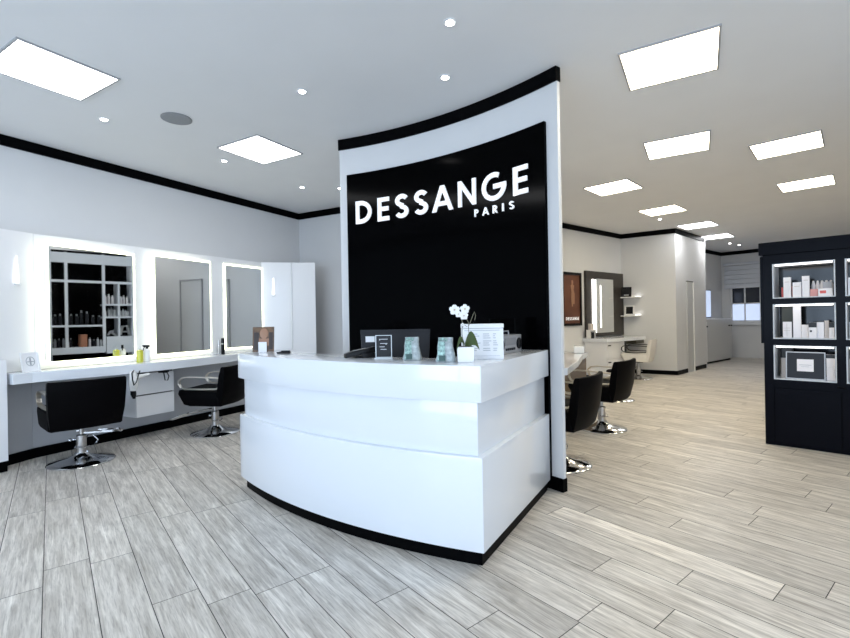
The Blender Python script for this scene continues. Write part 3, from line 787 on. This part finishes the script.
def wall_lamp(a, o, lab, daz):
    b = LW(a, o, 0); fr = Fr(b.x, b.y, daz)
    t = world_thing('wall_lamp', fr(0, 0, 1.70), lab, 'wall lamp', 'slim tapered wall lamps on the vanity wings')
    m = MB(fr); m.loft([[(-w_, 0.002, z), (w_, 0.002, z), (w_, 0.002 + w_, z), (-w_, 0.002 + w_, z)] for w_, z in ((.012, 1.705), (.009, 1.76), (.003, 1.96))]); m.build('beam_cone', 'lamp_glow', t)  # glowing cone shaped as the small spot's upward beam
    MB(fr).box(-.026, .026, 0.002, .03, 1.685, 1.704).build('bracket', 'trim_white', t)
wall_lamp(0.02, 0.245, 'slim glowing wall lamp at the far left, left of the first mirror', 28.5 - 12.3)
wall_lamp(3.10, 0.332, 'slim glowing wall lamp right of the third mirror', 28.5 + 50)

# drawer unit under the worktop
t = world_thing('drawer_unit', LW(1.2, 0.3, 0.27), 'white two-drawer unit hung under the worktop between two black chairs', 'drawers')
MB(LW).box(0.975, 1.408, 0.122, 0.445, 0.262, 0.769).build('body', 'unit_white', t)
MB(LW).box(0.980, 1.403, 0.4451, 0.4456, 0.495, 0.766).build('painted_gap_shade', 'door_line', t)  # dark sheet painting the shade between the drawer fronts
for z0, z1 in ((0.264, 0.497), (0.512, 0.742)):
    MB(LW).box(0.975, 1.408, 0.4458, 0.463, z0, z1).build('drawer_front', 'unit_white', t, bevel=.002)

# hair dryer in its holder, left of the drawers
HD = lambda a, o, z: LW(a - 0.085, o, z + 0.0)
t = world_thing('hair_dryer', HD(0.93, .60, .6), 'white hair dryer hanging at the worktop edge beside the drawers', 'hair dryer')
m = MB(HD)
m.tube([(0.925, .615, .785), (0.925, .645, .78), (0.925, .66, .74), (0.925, .655, .66), (0.925, .645, .60)], [.020, .034, .044, .046, .034], 12); m.build('barrel', 'ceramic', t, smooth=True)
m = MB(HD); m.tube([(0.935, .652, .715), (1.00, .652, .74), (1.09, .652, .752)], [.026, .022, .016], 10); m.build('handle', 'ceramic', t, smooth=True)
m = MB(HD); m.tube([(0.925, .645, .60), (0.93, .640, .56), (0.94, .636, .51)], [.026, .028, .014], 10); m.build('nozzle', 'plastic_black', t, smooth=True)
m = MB(HD); m.tube([(0.93, .655, .81), (.890, .69, .79), (.885, .71, .72), (.90, .705, .66), (.93, .70, .69), (.95, .70, .76), (.99, .66, .80)], .006, 6); m.build('cord', 'plastic_black', t, smooth=True)
m = MB(LW); m.tube([(1.20, .600, .768), (1.20, .612, .72), (1.21, .612, .66), (1.24, .612, .655), (1.255, .612, .70), (1.235, .612, .745), (1.17, .608, .752)], .006, 6); m.box(1.15, 1.26, .585, .607, .748, .7705)
tag(m.build('dryer_hook', 'plastic_black', smooth=False), 'black looped hook under the worktop above the upper drawer', 'hook')

# vanity items
ZW = 0.8705
b = LW(0.08, 0.365, 0); f = Fr(b.x, b.y, 28.5 - 8, ZW)
t = world_thing('picture_frame', f(0, 0), 'small white framed emblem card leaning on the left end of the worktop', 'picture frame')
tf = tilt(f, 0.22)
m = MB(tf)
for a0, a1, z0, z1 in ((-.075, .075, 0, .014), (-.075, .075, .166, .180), (-.075, -.062, .014, .166), (.062, .075, .014, .166)): m.box(a0, a1, -.012, .004, z0, z1)
m.build('frame', 'paper', t, bevel=.002)
MB(tf).box(-.062, .062, -.010, -.004, .014, .166).build('card', 'paper', t)
m = MB(tf); m.tube([(.035 * math.cos(u), -.003, .095 + .042 * math.sin(u)) for u in [2 * math.pi * i / 20 for i in range(20)]], .003, 6, closed=True)
m.box(-.006, .006, -.005, -.001, .06, .13); m.box(-.028, .028, -.005, -.001, .088, .096); m.build('emblem', 'ink', t)

def bottle(fr, name, label, cat, prof, mname, cap, capm, group=None):
    t = world_thing(name, fr(0, 0), label, cat, group)
    MB(fr).lathe(prof, 0, 0, 0, 18).build('bottle_body', mname, t, smooth=True)
    MB(fr).lathe(cap, 0, 0, 0, 14).build('cap', capm, t, smooth=True)
    return t
b = LW(1.045, 0.42, 0); f = Fr(b.x, b.y, 0, ZW)
bt = bottle(f, 'oil_bottle', 'yellow liquid bottle on the worktop, left of the spray bottle', 'bottle', [(.030, 0), (.034, .004), (.034, .130), (.020, .140), (.011, .143)], 'yellow', [(.010, .143), (.010, .160), (.004, .162), (.004, .185)], 'clear')
b = LW(1.125, 0.42, 0); f = Fr(b.x, b.y, 0, ZW)
bt = bottle(f, 'spray_bottle', 'white spray bottle with black trigger on the worktop', 'bottle', [(.030, 0), (.034, .004), (.034, .125), (.022, .142), (.013, .148)], 'ceramic', [(.013, .148), (.014, .168)], 'plastic_black')
m = MB(Fr(f.x, f.y, 75, ZW)); m.box(-.036, .026, -.011, .011, .166, .190); m.tube([(-.022, 0, .170), (-.036, 0, .145), (-.040, 0, .125)], .005, 6); m.box(-.045, -.034, -.006, .006, .176, .188); m.build('trigger', 'plastic_black', bt)
for a, o, r, h, mm, lb in ((2.165, 0.29, .014, .19, 'silver', 'silver hair tool standing between middle and right mirrors'), (2.225, 0.29, .024, .22, 'plastic_black', 'black hair tool standing between middle and right mirrors')):
    b = LW(a, o, 0); f = Fr(b.x, b.y, 30, ZW)
    t = world_thing('styling_tool', f(0, 0), lb, 'hair tool')
    MB(f).lathe([(r * .9, 0), (r, .005), (r, h * .8), (r * .85, h)], 0, 0, 0, 14).build('tool_body', mm, t, smooth=True)
    MB(f).lathe([(r * 1.04, h * .62), (r * 1.04, h * .66)], 0, 0, 0, 14).build('ring', 'satin_metal', t)

# ------------------------------------------------------------------ styling chairs
def make_chair(label, leather, arm_m, group):
    t = thing('styling_chair', (0, 0, 0), label, 'chair', group)
    m = MB(); m.lathe([(.265, 0), (.270, .008), (.262, .016), (.17, .032), (.10, .052), (.062, .075), (.050, .095)], seg=40); m.build('base', 'chrome', t, smooth=True)
    m = MB(); m.lathe([(.040, .09), (.041, .095), (.041, .255), (.034, .262), (.018, .265), (.018, .345)], seg=20); m.build('column', 'steel', t, smooth=True)
    m = MB()
    m.tube([(.03, .03, .20), (.07, .07, .23), (.11, .09, .22), (.15, .07, .17), (.10, -.03, .15), (.0, -.07, .15), (-.06, -.03, .152), (-.045, .0, .155)], .006, 8)
    m.ball((-.085, .01, .225), .018, .018, .014, 10, 6); m.tube([(-.085, .01, .225), (-.035, .0, .225)], .006, 6)
    m.build('pump_lever', 'chrome', t, smooth=True)
    m = MB(); m.tube([(0, .03, .285), (0, .30, .235), (0, .43, .20)], .012, 8)
    m.box(-.19, .19, .40, .445, .185, .205); m.box(-.19, .19, .33, .355, .225, .238)
    m.tube([(-.19, .42, .195), (-.19, .34, .231)], .009, 6); m.tube([(.19, .42, .195), (.19, .34, .231)], .009, 6)
    m.build('footrest', 'chrome', t)
    # seat: side profile lofted across the width, narrower below
    def yz(w_, pts): return [(w_, y, z) for y, z in pts]
    prof = [(-.23, .358), (.14, .362), (.215, .38), (.285, .50), (.27, .545), (-.22, .525)]
    m = MB(); rings = []
    for w_, k in ((-.285, .90), (-.265, 1.0), (.265, 1.0), (.285, .90)):
        cy_, cz_ = 0.0, .44
        rings.append([(w_, cy_ + (y - cy_) * k, cz_ + (z - cz_) * k) for y, z in prof])
    m.loft(rings); m.build('seat', leather, t, bevel=.008, smooth=True)
    m = MB(); m.box(-.10, .10, -.10, .10, .335, .365); m.build('seat_plate', 'plastic_black', t)
    # back shell
    m = MB(); rings = []
    N_ = 9
    for z, y0, hw, th in ((.360, -.235, .262, .05), (.385, -.245, .275, .07), (.52, -.275, .290, .075), (.70, -.300, .298, .065), (.79, -.315, .300, .045), (.805, -.317, .293, .03)):
        ring = []
        for i in range(N_):
            u = -1 + 2 * i / (N_ - 1); ring.append((u * hw, y0 + .045 * u * u - th / 2, z))
        for i in range(N_ - 1, -1, -1):
            u = -1 + 2 * i / (N_ - 1); ring.append((u * hw, y0 + .045 * u * u + th / 2, z))
        rings.append(ring)
    m.loft(rings); m.build('backrest', leather, t, smooth=True)
    for s in (-1, 1):
        x = s * .268
        m = MB(); pts = [(x, -.25, .672), (x, -.10, .684), (x, .16, .690), (x, .225, .680), (x, .262, .650), (x, .265, .61), (x, .240, .572), (x, .19, .555), (x, -.02, .552), (x, -.18, .556), (x, -.24, .60)]
        m.tube(pts, .01, flat=(.040, .014)); m.build('armrest', arm_m, t, bevel=.003)
    return t
black0 = make_chair('black swivel styling chair seen from behind, at the left end of the vanity', 'black_leather', 'satin_metal', 'black styling chairs')
def put(o, x, y, az, label=None, group=None):
    o.location = (x, y, 0.0); o.rotation_euler = (0, 0, math.radians(-az))
    if label: o['label'] = label
    if group: o['group'] = group
    return o
put(black0, -3.285, 4.39, -49)
put(copy_tree(black0), -2.50, 5.46, -84, 'black swivel styling chair in side view, between drawers and reception counter')
put(copy_tree(black0), 1.17, 4.08, -52, 'black swivel styling chair partly cut off by the white end of the curved wall')
put(copy_tree(black0), 2.02, 5.33, -48, 'black swivel styling chair in the middle of the right-hand row')
for c_ in black0.children:
    if c_.name.startswith('footrest'): c_.rotation_euler = (0, 0, math.radians(-36))
t = world_thing('stool', (2.96, 7.12, 0), 'low round stool behind the middle black chair, only its chrome base showing', 'stool')
m = MB(); m.lathe([(.225, 0), (.23, .008), (.222, .016), (.14, .030), (.06, .05), (.03, .07)], 2.96, 7.12, 0, 32); m.build('base', 'chrome', t, smooth=True)
m = MB(); m.lathe([(.025, .07), (.025, .40)], 2.96, 7.12, 0, 14); m.build('column', 'steel', t, smooth=True)
m = MB(); m.lathe([(.15, .40), (.17, .41), (.17, .45), (.15, .465)], 2.96, 7.12, 0, 24); m.build('seat', 'black_leather', t, smooth=True)
white0 = make_chair('cream swivel styling chair in front of the far white desk', 'white_leather', 'plastic_black', None)
put(white0, 4.37, 9.50, -55)
for c_ in list(white0.children):
    if c_.name.startswith('footrest'): bpy.data.objects.remove(c_)

# ------------------------------------------------------------------ right-hand styling stations
m = MB()
m.prism([(1.11, 3.90), (1.205, 3.93), (1.52, 4.60), (1.80, 5.30), (1.98, 5.64), (1.66, 5.68)], 0.80, 0.862)
t = world_thing('styling_worktop', (1.5, 4.8, 0.25), 'white worktop beside the curved wall end, above the nearest right-hand chair', 'worktop')
m.build('top_board', 'gloss_white', t, bevel=.004)
m = MB(); m.prism([(1.70, 5.655), (1.95, 5.615), (1.955, 5.64), (1.705, 5.68)], 0.0, 0.799); m.build('end_panel', 'wood_beige', t)
f = Fr(1.80, 5.55, 18, 0.863)
m = MB(f); m.box(-.10, .06, -.02, .10, 0, .085); 
tag(m.build('towel_stack', 'ceramic', bevel=.015), 'pale folded towel on the worktop right of the curved wall', 'towel')

# poster
t = world_thing('poster', RW(-1.98, 0, 1.11), 'black framed brown poster of a standing figure on the right-hand wall', 'poster')
m = MB(RW); P0, P1, Z0, Z1 = -2.33, -1.665, 1.112, 2.185
for a0, a1, z0, z1 in ((P0, P1, Z0, Z0 + .05), (P0, P1, Z1 - .05, Z1), (P0, P0 + .045, Z0 + .05, Z1 - .05), (P1 - .045, P1, Z0 + .05, Z1 - .05)): m.box(a0, a1, .001, .035, z0, z1)
m.build('frame', 'plastic_black', t)
MB(RW).box(P0 + .045, P1 - .045, .001, .012, Z0 + .05, Z1 - .05).build('print', 'poster', t)
m = MB(RW); cx = -1.97
m.ball((cx, .014, 1.985), .035, .004, .05, 14, 8)
m.loft([[(cx - w_ + s_, .012, z), (cx + w_ + s_, .012, z), (cx + w_ + s_, .016, z), (cx - w_ + s_, .016, z)] for z, w_, s_ in ((1.55, .03, .04), (1.66, .045, .03), (1.76, .055, .02), (1.84, .04, .0), (1.92, .065, .0), (1.945, .02, 0))])
m.loft([[(cx - w_ + s_, .012, z), (cx + w_ + s_, .012, z), (cx + w_ + s_, .016, z), (cx - w_ + s_, .016, z)] for z, w_, s_ in ((1.50, .02, -.01), (1.66, .035, -.01), (1.76, .045, .0))])
m.build('figure', 'skin', t)
m = MB()
x = -2.20
for ch in 'DESSANGE':
    wd = .044
    def place(u, v, dd, x=x, wd=wd): return RW(x + u * wd, .0125 + dd, 1.225 + v * .062)
    glyph_mesh(m, ch, .2, place, 0, .003); x += .058
m.build('lettering', 'letter', t)

# dark mirror panel, mirror, shelves
t = world_thing('mirror_panel', RW(-.75, 0, .85), 'dark wood wall panel behind the lit mirror of the far styling desk', 'panel')
MB(RW).box(-1.53, -.02, .001, .05, .865, 2.245).build('board', 'dark_wood', t)
t = world_thing('styling_mirror', RW(-.9, .1, .93), 'tall backlit mirror on the dark panel above the far desk', 'mirror')
MB(RW).box(-1.24, -.555, .085, .105, .945, 2.085).build('mirror_glass', 'mirror', t)
MB(RW).box(-1.22, -.575, .051, .084, .965, 2.065).build('backing_case', 'trim_white', t)
MB(RW).box(-1.315, -1.262, .051, .075, .945, 2.075).build('led_strip', 'led_cool', t)
MB(RW).box(-1.09, -1.05, .1055, .107, 1.05, 1.95).build('led_line', 'led_cool', t)
AL = Fr(RWc[0], RWc[1], math.degrees(math.atan2(CO[0] - RWc[0], CO[1] - RWc[1])))      # alcove wall, o towards the camera
for z, lb in ((1.70, 'upper glowing glass wall shelf in the far corner'), (1.29, 'lower glowing glass wall shelf in the far corner')):
    t = world_thing('wall_shelf', AL(.2, 0, z), lb, 'shelf', 'glowing shelves in the far corner')
    MB(AL).box(.02, .40, .002, .24, z - .012, z + .012).build('board', 'ceramic', t)
    MB(AL).box(.30, .398, .004, .10, z + .0125, z + .020).build('led_strip', 'led_cool', t)
for a, o, z, fm, cm, lb, s in ((.13, .17, 1.712, 'plastic_black', 'plastic_dark', 'dark framed picture on the upper corner shelf', .95), (.19, .18, 1.302, 'ceramic', 'plastic_black', 'white framed dark picture on the lower corner shelf', .95)):
    b = AL(a, o, 0); f = Fr(b.x, b.y, AL.az + 3, z); t = world_thing('picture_frame', f(0, 0), lb, 'picture frame')
    tf = tilt(f, .15); m = MB(tf); h_ = .235 * s; w_ = .105
    fr_ = .02 if fm == 'plastic_black' else .032
    for a0, a1, z0, z1 in ((-w_, w_, 0, fr_), (-w_, w_, h_ - fr_, h_), (-w_, -w_ + fr_, fr_, h_ - fr_), (w_ - fr_, w_, fr_, h_ - fr_)): m.box(a0, a1, -.012, .006, z0, z1)
    m.build('frame', fm, t); MB(tf).box(-w_ + fr_, w_ - fr_, -.010, 0, fr_, h_ - fr_).build('picture', cm, t)
    if fm == 'plastic_black': MB(tf).box(-.05, .05, -.0095, .0015, .03, .06).build('caption', 'silver', t)

# far styling desk on the poster wall
t = world_thing('styling_desk', RW(-.8, .2), 'long white styling desk with drawer pedestal under the far mirror', 'desk')
m = MB(RW); m.prism([(-1.62, .002), (-1.62, .55), (-.55, .60), (-.1, .58), (.10, .42), (-.01, .01)], .775, .845); m.build('desk_top', 'gloss_white', t)
m = MB(RW); m.box(-1.58, -.90, .02, .50, .09, .774); m.build('pedestal', 'unit_white', t)
for z0, z1 in ((.10, .43), (.445, .765)):
    dr = MB(RW).box(-1.575, -.905, .501, .52, z0, z1).build('drawer_front', 'unit_white', t)
    MB(RW).box(-1.54, -1.46, .521, .54, z1 - .07, z1 - .05).build('drawer_handle', 'plastic_black', dr)
m = MB(RW); m.box(-.86, -.78, .08, .50, 0, .774); m.build('leg', 'plastic_black', t)
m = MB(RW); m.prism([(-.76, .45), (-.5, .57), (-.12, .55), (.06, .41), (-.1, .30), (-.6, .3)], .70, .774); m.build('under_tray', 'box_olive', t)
b = RW(-1.56, .16, 0); f = Fr(b.x, b.y, 51, .846); t = world_thing('product_stand', f(0, 0), 'small stand of dark hair products at the left end of the far desk', 'stand')
MB(f).box(-.09, .09, -.05, .05, .16, .175).build('shelf', 'ceramic', t)
m = MB(f); m.box(-.08, -.02, -.03, .03, 0, .13); m.box(.0, .07, -.03, .03, 0, .12); m.build('lower_products', 'plastic_dark', t)
m = MB(f); m.box(-.05, .06, -.03, .03, .176, .30); m.build('upper_products', 'box_beige', t)
m = MB(f); m.box(-.09, -.085, -.05, .05, 0, .16); m.box(.085, .09, -.05, .05, 0, .16); m.build('support', 'ceramic', t)

# ------------------------------------------------------------------ far low cabinets and framed window by the back wall
FL = Fr(7.22, 11.92, 51.1)
t = world_thing('low_cabinet', FL(1, -.2), 'low grey-white cabinet with black knobs before the far window', 'cabinet')
MB(FL).box(0, 1.85, -.44, 0, .05, 1.15).build('body', 'door', t, bevel=.004)
MB(FL).box(-.02, 1.87, -.45, .02, 1.151, 1.175).build('top', 'trim_white', t)
MB(FL).box(0.02, 1.83, -.43, -.02, 0, .05).build('plinth', 'crown', t)
for a0, a1 in ((0.004, 0.10), (.11, 1.72), (1.73, 1.846)):
    dd = MB(FL).box(a0, a1, .001, .014, .06, 1.10).build('door_panel', 'trim_white' if a1 < .2 else 'door', t)
    MB(FL).lathe([(.022, 0), (.022, .025), (.012, .03)], (a0 + a1) / 2 if a1 - a0 < .5 else a1 - .1, .03, .96, 12).build('knob', 'plastic_black', dd)
m = MB(Fr(KBs[0], KBs[1], 51.1)); m.box(-1.75, -.95, .001, .04, 1.15, 2.0)
t = world_thing('wall_mirror', Fr(KBs[0], KBs[1], 51.1)(-1.3, 0, 1.15), 'blue-grey glazed panel with dark edge on the far left wall', 'glass panel')
m.build('frame', 'plastic_grey', t)
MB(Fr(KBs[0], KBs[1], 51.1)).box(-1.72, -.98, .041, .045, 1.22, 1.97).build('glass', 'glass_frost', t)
# ------------------------------------------------------------------ display cabinet on the right
C_ = CABF
t = world_thing('display_cabinet', C_(.6, -.2), 'tall black lacquered display cabinet of boxed products at the right edge', 'cabinet')
CW = 1.60
bays = [(0.075, 0.540), (0.605, 1.07), (1.135, 1.60)]
rows = [(1.440, 1.780), (1.045, 1.385), (0.648, 0.984)]
m = MB(C_); D_ = .38
m.box(0, .075, -D_, 0, 0, 1.87)                                         # left stile
for a0, a1 in ((.540, .605), (1.07, 1.135), (1.60, 1.66)): m.box(a0, a1, -D_, 0, .61, 1.87)
for (z0, z1) in ((1.780, 1.87), (1.385, 1.440), (.984, 1.045), (.60, .648)):
    for a0, a1 in bays: m.box(a0, a1, -D_, 0, z0, z1)
m.box(.075, 1.66, -D_, -.01, 0, .60)
m.build('carcass', 'cab_black', t)
m = MB(C_); m.box(-.03, 1.70, -D_ - .02, .02, 1.872, 1.995); m.build('cornice', 'cab_black', t, bevel=.004)
m = MB(C_); m.box(-.022, -.002, -D_, .0, 1.0, 1.86); m.build('side_panel', 'cab_black', t)
for a0, a1 in ((.078, .565), (.572, 1.10), (1.107, 1.655)):
    MB(C_).box(a0, a1, -.009, .010, .03, .565).build('door', 'cab_black', t, bevel=.003)
for a0, a1 in bays:
    for z0, z1 in rows:
        m = MB(C_); m.box(a0, a0 + .010, -D_ + .02, -.004, z0, z1); m.box(a1 - .010, a1, -D_ + .02, -.004, z0, z1)
        m.box(a0 + .010, a1 - .010, -D_ + .02, -.004, z0, z0 + .010); m.box(a0 + .01, a1 - .01, -D_ + .02, -.004, z1 - .008, z1)
        m.build('compartment_lining', 'cab_inner', t)
        MB(C_).box(a0 + .012, a1 - .012, -D_ + .02, -D_ + .03, z0 + .012, z1 - .012).build('compartment_back', 'cab_back', t)
        MB(C_).box(a0 + .02, a1 - .02, -.045, -.012, z1 - .022, z1 - .0085).build('led_strip', 'led_cool', t)

ORD = ['first', 'second', 'third', 'fourth', 'fifth', 'sixth', 'seventh', 'eighth', 'ninth']
def carton(a0, a1, o, z0, h, mname, label, depth=None, extra=None, cat='box', az=0, group='boxed products in the display cabinet'):
    b = C_((a0 + a1) / 2, o, 0); f = Fr(b.x, b.y, 134 + az, z0); w_ = (a1 - a0) / 2; d_ = (depth or min(w_ * 1.6, .08))
    t = world_thing('product_box', f(0, 0), label, cat, group)
    MB(f).box(-w_, w_, -d_, 0, 0, h).build('carton', mname, t, bevel=.002)
    for (u0, u1, v0, v1, mm) in (extra or []):
        MB(f).box(-w_ + 2 * w_ * u0, -w_ + 2 * w_ * u1, .0004, .0016, h * v0, h * v1).build('printed_band', mm, t)
    return t
R1_, R2_, R3_ = 1.4505, 1.0555, .6585
carton(.135, .150, -.10, R1_, .10, 'box_red', 'narrow red box on the top shelf, leftmost')
carton(.155, .213, -.06, R1_, .195, 'box_white', 'tall white box on the top shelf, first from left', extra=[(.2, .8, .75, .78, 'box_beige')])
carton(.205, .228, -.13, R1_, .11, 'box_red', 'red box peeking between the first two white boxes on the top shelf')
carton(.226, .292, -.05, R1_, .142, 'box_white', 'medium white box on the top shelf, second from left', extra=[(.2, .8, .7, .74, 'box_beige')])
carton(.280, .300, -.13, R1_, .10, 'box_red', 'red box peeking between second and third white boxes on the top shelf')
carton(.297, .352, -.06, R1_, .198, 'box_white', 'tall white box on the top shelf, third from left', extra=[(.2, .8, .78, .81, 'box_beige')])
carton(.355, .412, -.07, R1_, .070, 'box_pink', 'low salmon pink box on the top shelf')
carton(.415, .518, -.05, R1_, .072, 'box_white', 'flat white box with red stripe on the top shelf', extra=[(.12, .55, .35, .72, 'box_red')])
carton(.448, .512, -.062, R1_ + .0725, .060, 'box_grey', 'small grey box standing on the flat white box, top shelf')
for i in range(5):
    b = C_(.372 + i * .032, -.20, 0); f = Fr(b.x, b.y, 0, R1_)
    tj = world_thing('cream_jar', f(0, 0), 'white rounded jar at the back of the top shelf, %s from the left' % ORD[i], 'jar', 'white jars at the back of the top shelf')
    MB(f).lathe([(.014, 0), (.016, .01), (.016, .11), (.013, .125), (.008, .15), (.003, .155)], 0, 0, 0, 12).build('jar_body', 'box_white', tj, smooth=True)
# middle shelf
carton(.128, .218, -.16, R2_, .310, 'box_olive', 'tall olive black box at the back of the middle shelf')
carton(.146, .212, -.05, R2_, .155, 'box_white', 'white box with fine lines in front of the olive one, middle shelf', extra=[(.1, .9, .60, .62, 'box_beige'), (.1, .9, .45, .47, 'box_beige'), (.46, .50, .1, .9, 'box_beige')])
carton(.222, .282, -.09, R2_, .318, 'box_white', 'tall plain white box reaching near the middle shelf top')
carton(.284, .338, -.09, R2_, .125, 'box_white', 'small white box beside the tall plain one, middle shelf')
carton(.342, .400, -.05, R2_, .148, 'box_white', 'white box with black top and dot, middle shelf', extra=[(0, 1, .68, 1, 'box_black'), (.15, .4, .38, .50, 'box_black')])
carton(.402, .452, -.07, R2_, .150, 'box_white', 'plain white box right of the black-topped one, middle shelf')
carton(.455, .485, -.08, R2_, .165, 'box_beige', 'narrow beige box on the middle shelf')
carton(.487, .525, -.05, R2_, .145, 'box_white', 'white box with black top at the right end, middle shelf', extra=[(0, 1, .68, 1, 'box_black')])
# lower shelf
carton(.118, .205, -.20, R3_, .30, 'box_black', 'tall black box behind the framed card, lower shelf')
carton(.118, .165, -.15, R3_, .19, 'box_beige', 'beige box behind the left of the framed card, lower shelf')
carton(.463, .524, -.08, R3_, .120, 'box_white', 'lower one of two stacked white boxes right of the framed card')
carton(.463, .524, -.08, R3_ + .1215, .120, 'box_white', 'upper one of two stacked boxes, with black top, right of the framed card', extra=[(0, 1, .72, 1, 'box_black')])
b = C_(.310, -.06, 0); f = Fr(b.x, b.y, 134, R3_)
tp = world_thing('framed_card', f(0, 0), 'dark grey frame with pale silver card filling the lower cabinet shelf', 'picture frame')
tf = tilt(f, .10)
m = MB(tf)
for a0, a1, z0, z1 in ((-.147, .147, 0, .008), (-.147, .147, .252, .260), (-.147, -.139, .008, .252), (.139, .147, .008, .252)): m.box(a0, a1, -.02, .004, z0, z1)
m.build('frame', 'frame_grey', tp)
MB(tf).box(-.139, .139, -.018, 0, .008, .252).build('mount', 'plastic_dark', tp)
MB(tf).box(-.062, .062, .0003, .003, .075, .190).build('silver_card', 'box_white', tp)
m = MB(tf); m.box(-.045, .045, .003, .0042, .134, .138); m.box(-.03, .03, .003, .0042, .118, .121); m.build('printed_lines', 'ink', tp)
# second bay
carton(.622, .662, -.06, R1_, .16, 'box_white', 'white box on the top shelf of the right bay')
carton(.666, .72, -.07, R1_, .075, 'box_red', 'red box on the top shelf of the right bay')
carton(.625, .650, -.05, R2_, .15, 'box_grey', 'grey box on the middle shelf of the right bay')
carton(.654, .72, -.05, R2_, .14, 'box_white', 'white box on the middle shelf of the right bay')
carton(.625, .69, -.08, R3_, .12, 'box_white', 'lower one of two stacked white boxes in the right bay')
carton(.625, .69, -.08, R3_ + .1215, .12, 'box_white', 'upper one of two stacked boxes in the right bay, black topped', extra=[(0, 1, .72, 1, 'box_black')])

# small white sensor fixed at the cabinet's left edge
# ------------------------------------------------------------------ rack seen only in the left mirror
DX = -0.30
t = world_thing('display_rack', (DX, 5.5, 0), 'white gridded shelf rack with dark back, seen reflected in the leftmost mirror', 'shelf rack')
m = MB()
m.box(DX - .02, DX + .26, 4.93, 4.97, 0, 2.52); m.box(DX - .02, DX + .26, 6.05, 6.10, 0, 2.52)
for y in (5.156, 5.653): m.box(DX - .01, DX + .02, y - .02, y + .02, .85, 2.46)
m.box(DX - .01, DX + .26, 5.852, 5.880, 1.10, 2.0)
m.build('upright', 'gloss_white', t)
m = MB()
m.box(DX - .012, DX + .02, 4.97, 6.05, 2.29, 2.45)
m.box(DX - .012, DX + .02, 4.97, 6.05, 1.98, 2.02)
for z in (1.63, 1.42): m.box(DX - .012, DX + .26, 5.653, 6.05, z - .014, z + .014)
m.box(DX - .012, DX + .26, 4.97, 5.653, 1.27, 1.30)
m.box(DX - .012, DX + .26, 4.97, 5.653, .84, .945)
m.box(DX - .012, DX + .26, 5.684, 6.05, .82, 1.10)
m.build('shelf_board', 'gloss_white', t)
MB().box(DX + .26, DX + .29, 4.93, 6.10, 0, 2.52).build('back_board', 'black_panel', t)
random.seed(11)
def rack_bottle(y, z, h, r, mm, cap, lab, name='product_bottle'):
    b = Fr(DX + .10 + random.uniform(-.02, .03), y, 0, z)
    tb = world_thing(name, b(0, 0), lab, 'bottle', 'product bottles on the reflected rack')
    MB(b).lathe([(r * .92, 0), (r, .004), (r, h * .78), (r * .6, h * .84)], 0, 0, 0, 12).build('bottle_body', mm, tb, smooth=True)
    MB(b).lathe([(r * .55, h * .84), (r * .55, h)], 0, 0, 0, 10).build('cap', cap, tb, smooth=True)
for i, y in enumerate((5.70, 5.745, 5.80, 5.92, 5.965, 6.01)): rack_bottle(y, 1.645, random.uniform(.13, .17), .019, 'box_white', 'ceramic', 'pale bottle on the upper right shelf in the left mirror, %s from left' % ORD[i])
for i, y in enumerate((5.70, 5.74, 5.785, 5.825, 5.905, 5.945, 5.985, 6.02)): rack_bottle(y, 1.435, random.uniform(.10, .16), .017, 'cab_inner', 'box_grey', 'grey bottle on the second right shelf in the left mirror, %s from left' % ORD[i])
for i, y in enumerate((5.03, 5.09, 5.23, 5.30, 5.37, 5.44, 5.52, 5.60)): rack_bottle(y, 1.301, random.uniform(.12, .24), .024, 'plastic_dark', 'plastic_grey', 'dark bottle on the wide left shelf in the left mirror, %s from left' % ORD[i])
for i, (y, mm) in enumerate(((5.02, 'plastic_grey'), (5.07, 'plastic_dark'), (5.13, 'plastic_grey'), (5.18, 'cab_inner'), (5.22, 'plastic_dark'), (5.47, 'box_white'), (5.53, 'plastic_dark'), (5.58, 'cab_inner'), (5.625, 'cab_inner'))):
    rack_bottle(y, .946, random.uniform(.11, .15), .018, mm, 'plastic_grey', 'small bottle on the lowest left shelf in the left mirror, %s from left' % ORD[i])
f = Fr(DX + .08, 5.35, 0, .946)
tb = world_thing('gift_box', f(0, 0), 'copper orange gift box reflected low in the leftmost mirror', 'box')
MB(f).box(-.02, .07, -.085, .085, 0, .20).build('carton', 'orange_box', tb, bevel=.003)
g = MB(lambda u, v, z: f(-.0215 - z * .2, u, v)); g.lathe([(.035, 0), (.035, .01)], 0, .10, 0, 16); g.build('emblem', 'skin', tb)
m = MB(lambda x, y, z: Vector((x, y, z + .022))); m.tube([(DX + .08, 5.72, 1.101), (DX + .08, 5.76, 1.16), (DX + .08, 5.81, 1.19), (DX + .08, 5.78, 1.13), (DX + .08, 5.83, 1.10)], .018, 6)
m.tube([(DX + .08, 5.90, 1.101), (DX + .08, 5.93, 1.24), (DX + .08, 6.0, 1.25), (DX + .08, 6.03, 1.101)], .022, 6); m.tube([(DX + .08, 5.90, 1.15), (DX + .08, 6.03, 1.15)], .014, 6)
tag(m.build('letter_ornament', 'silver'), 'grey sculptural ornament reflected at the lower right of the left mirror', 'ornament')
# door in the back wall, reflected by the middle mirror
m = MB(BW); m.box(2.24, 2.72, .002, .03, 0, 2.10); dd = structure(m.build('door_2', 'door'))
m = MB(BW); m.box(2.72, 2.745, .002, .045, 0, 2.12); m.box(2.22, 2.24, .002, .031, 0, 2.12); m.box(2.22, 2.745, .002, .045, 2.10, 2.125); structure(m.build('door_frame', 'frame_grey', dd))

for o in bpy.data.objects:
    if '_o' in o: del o['_o']
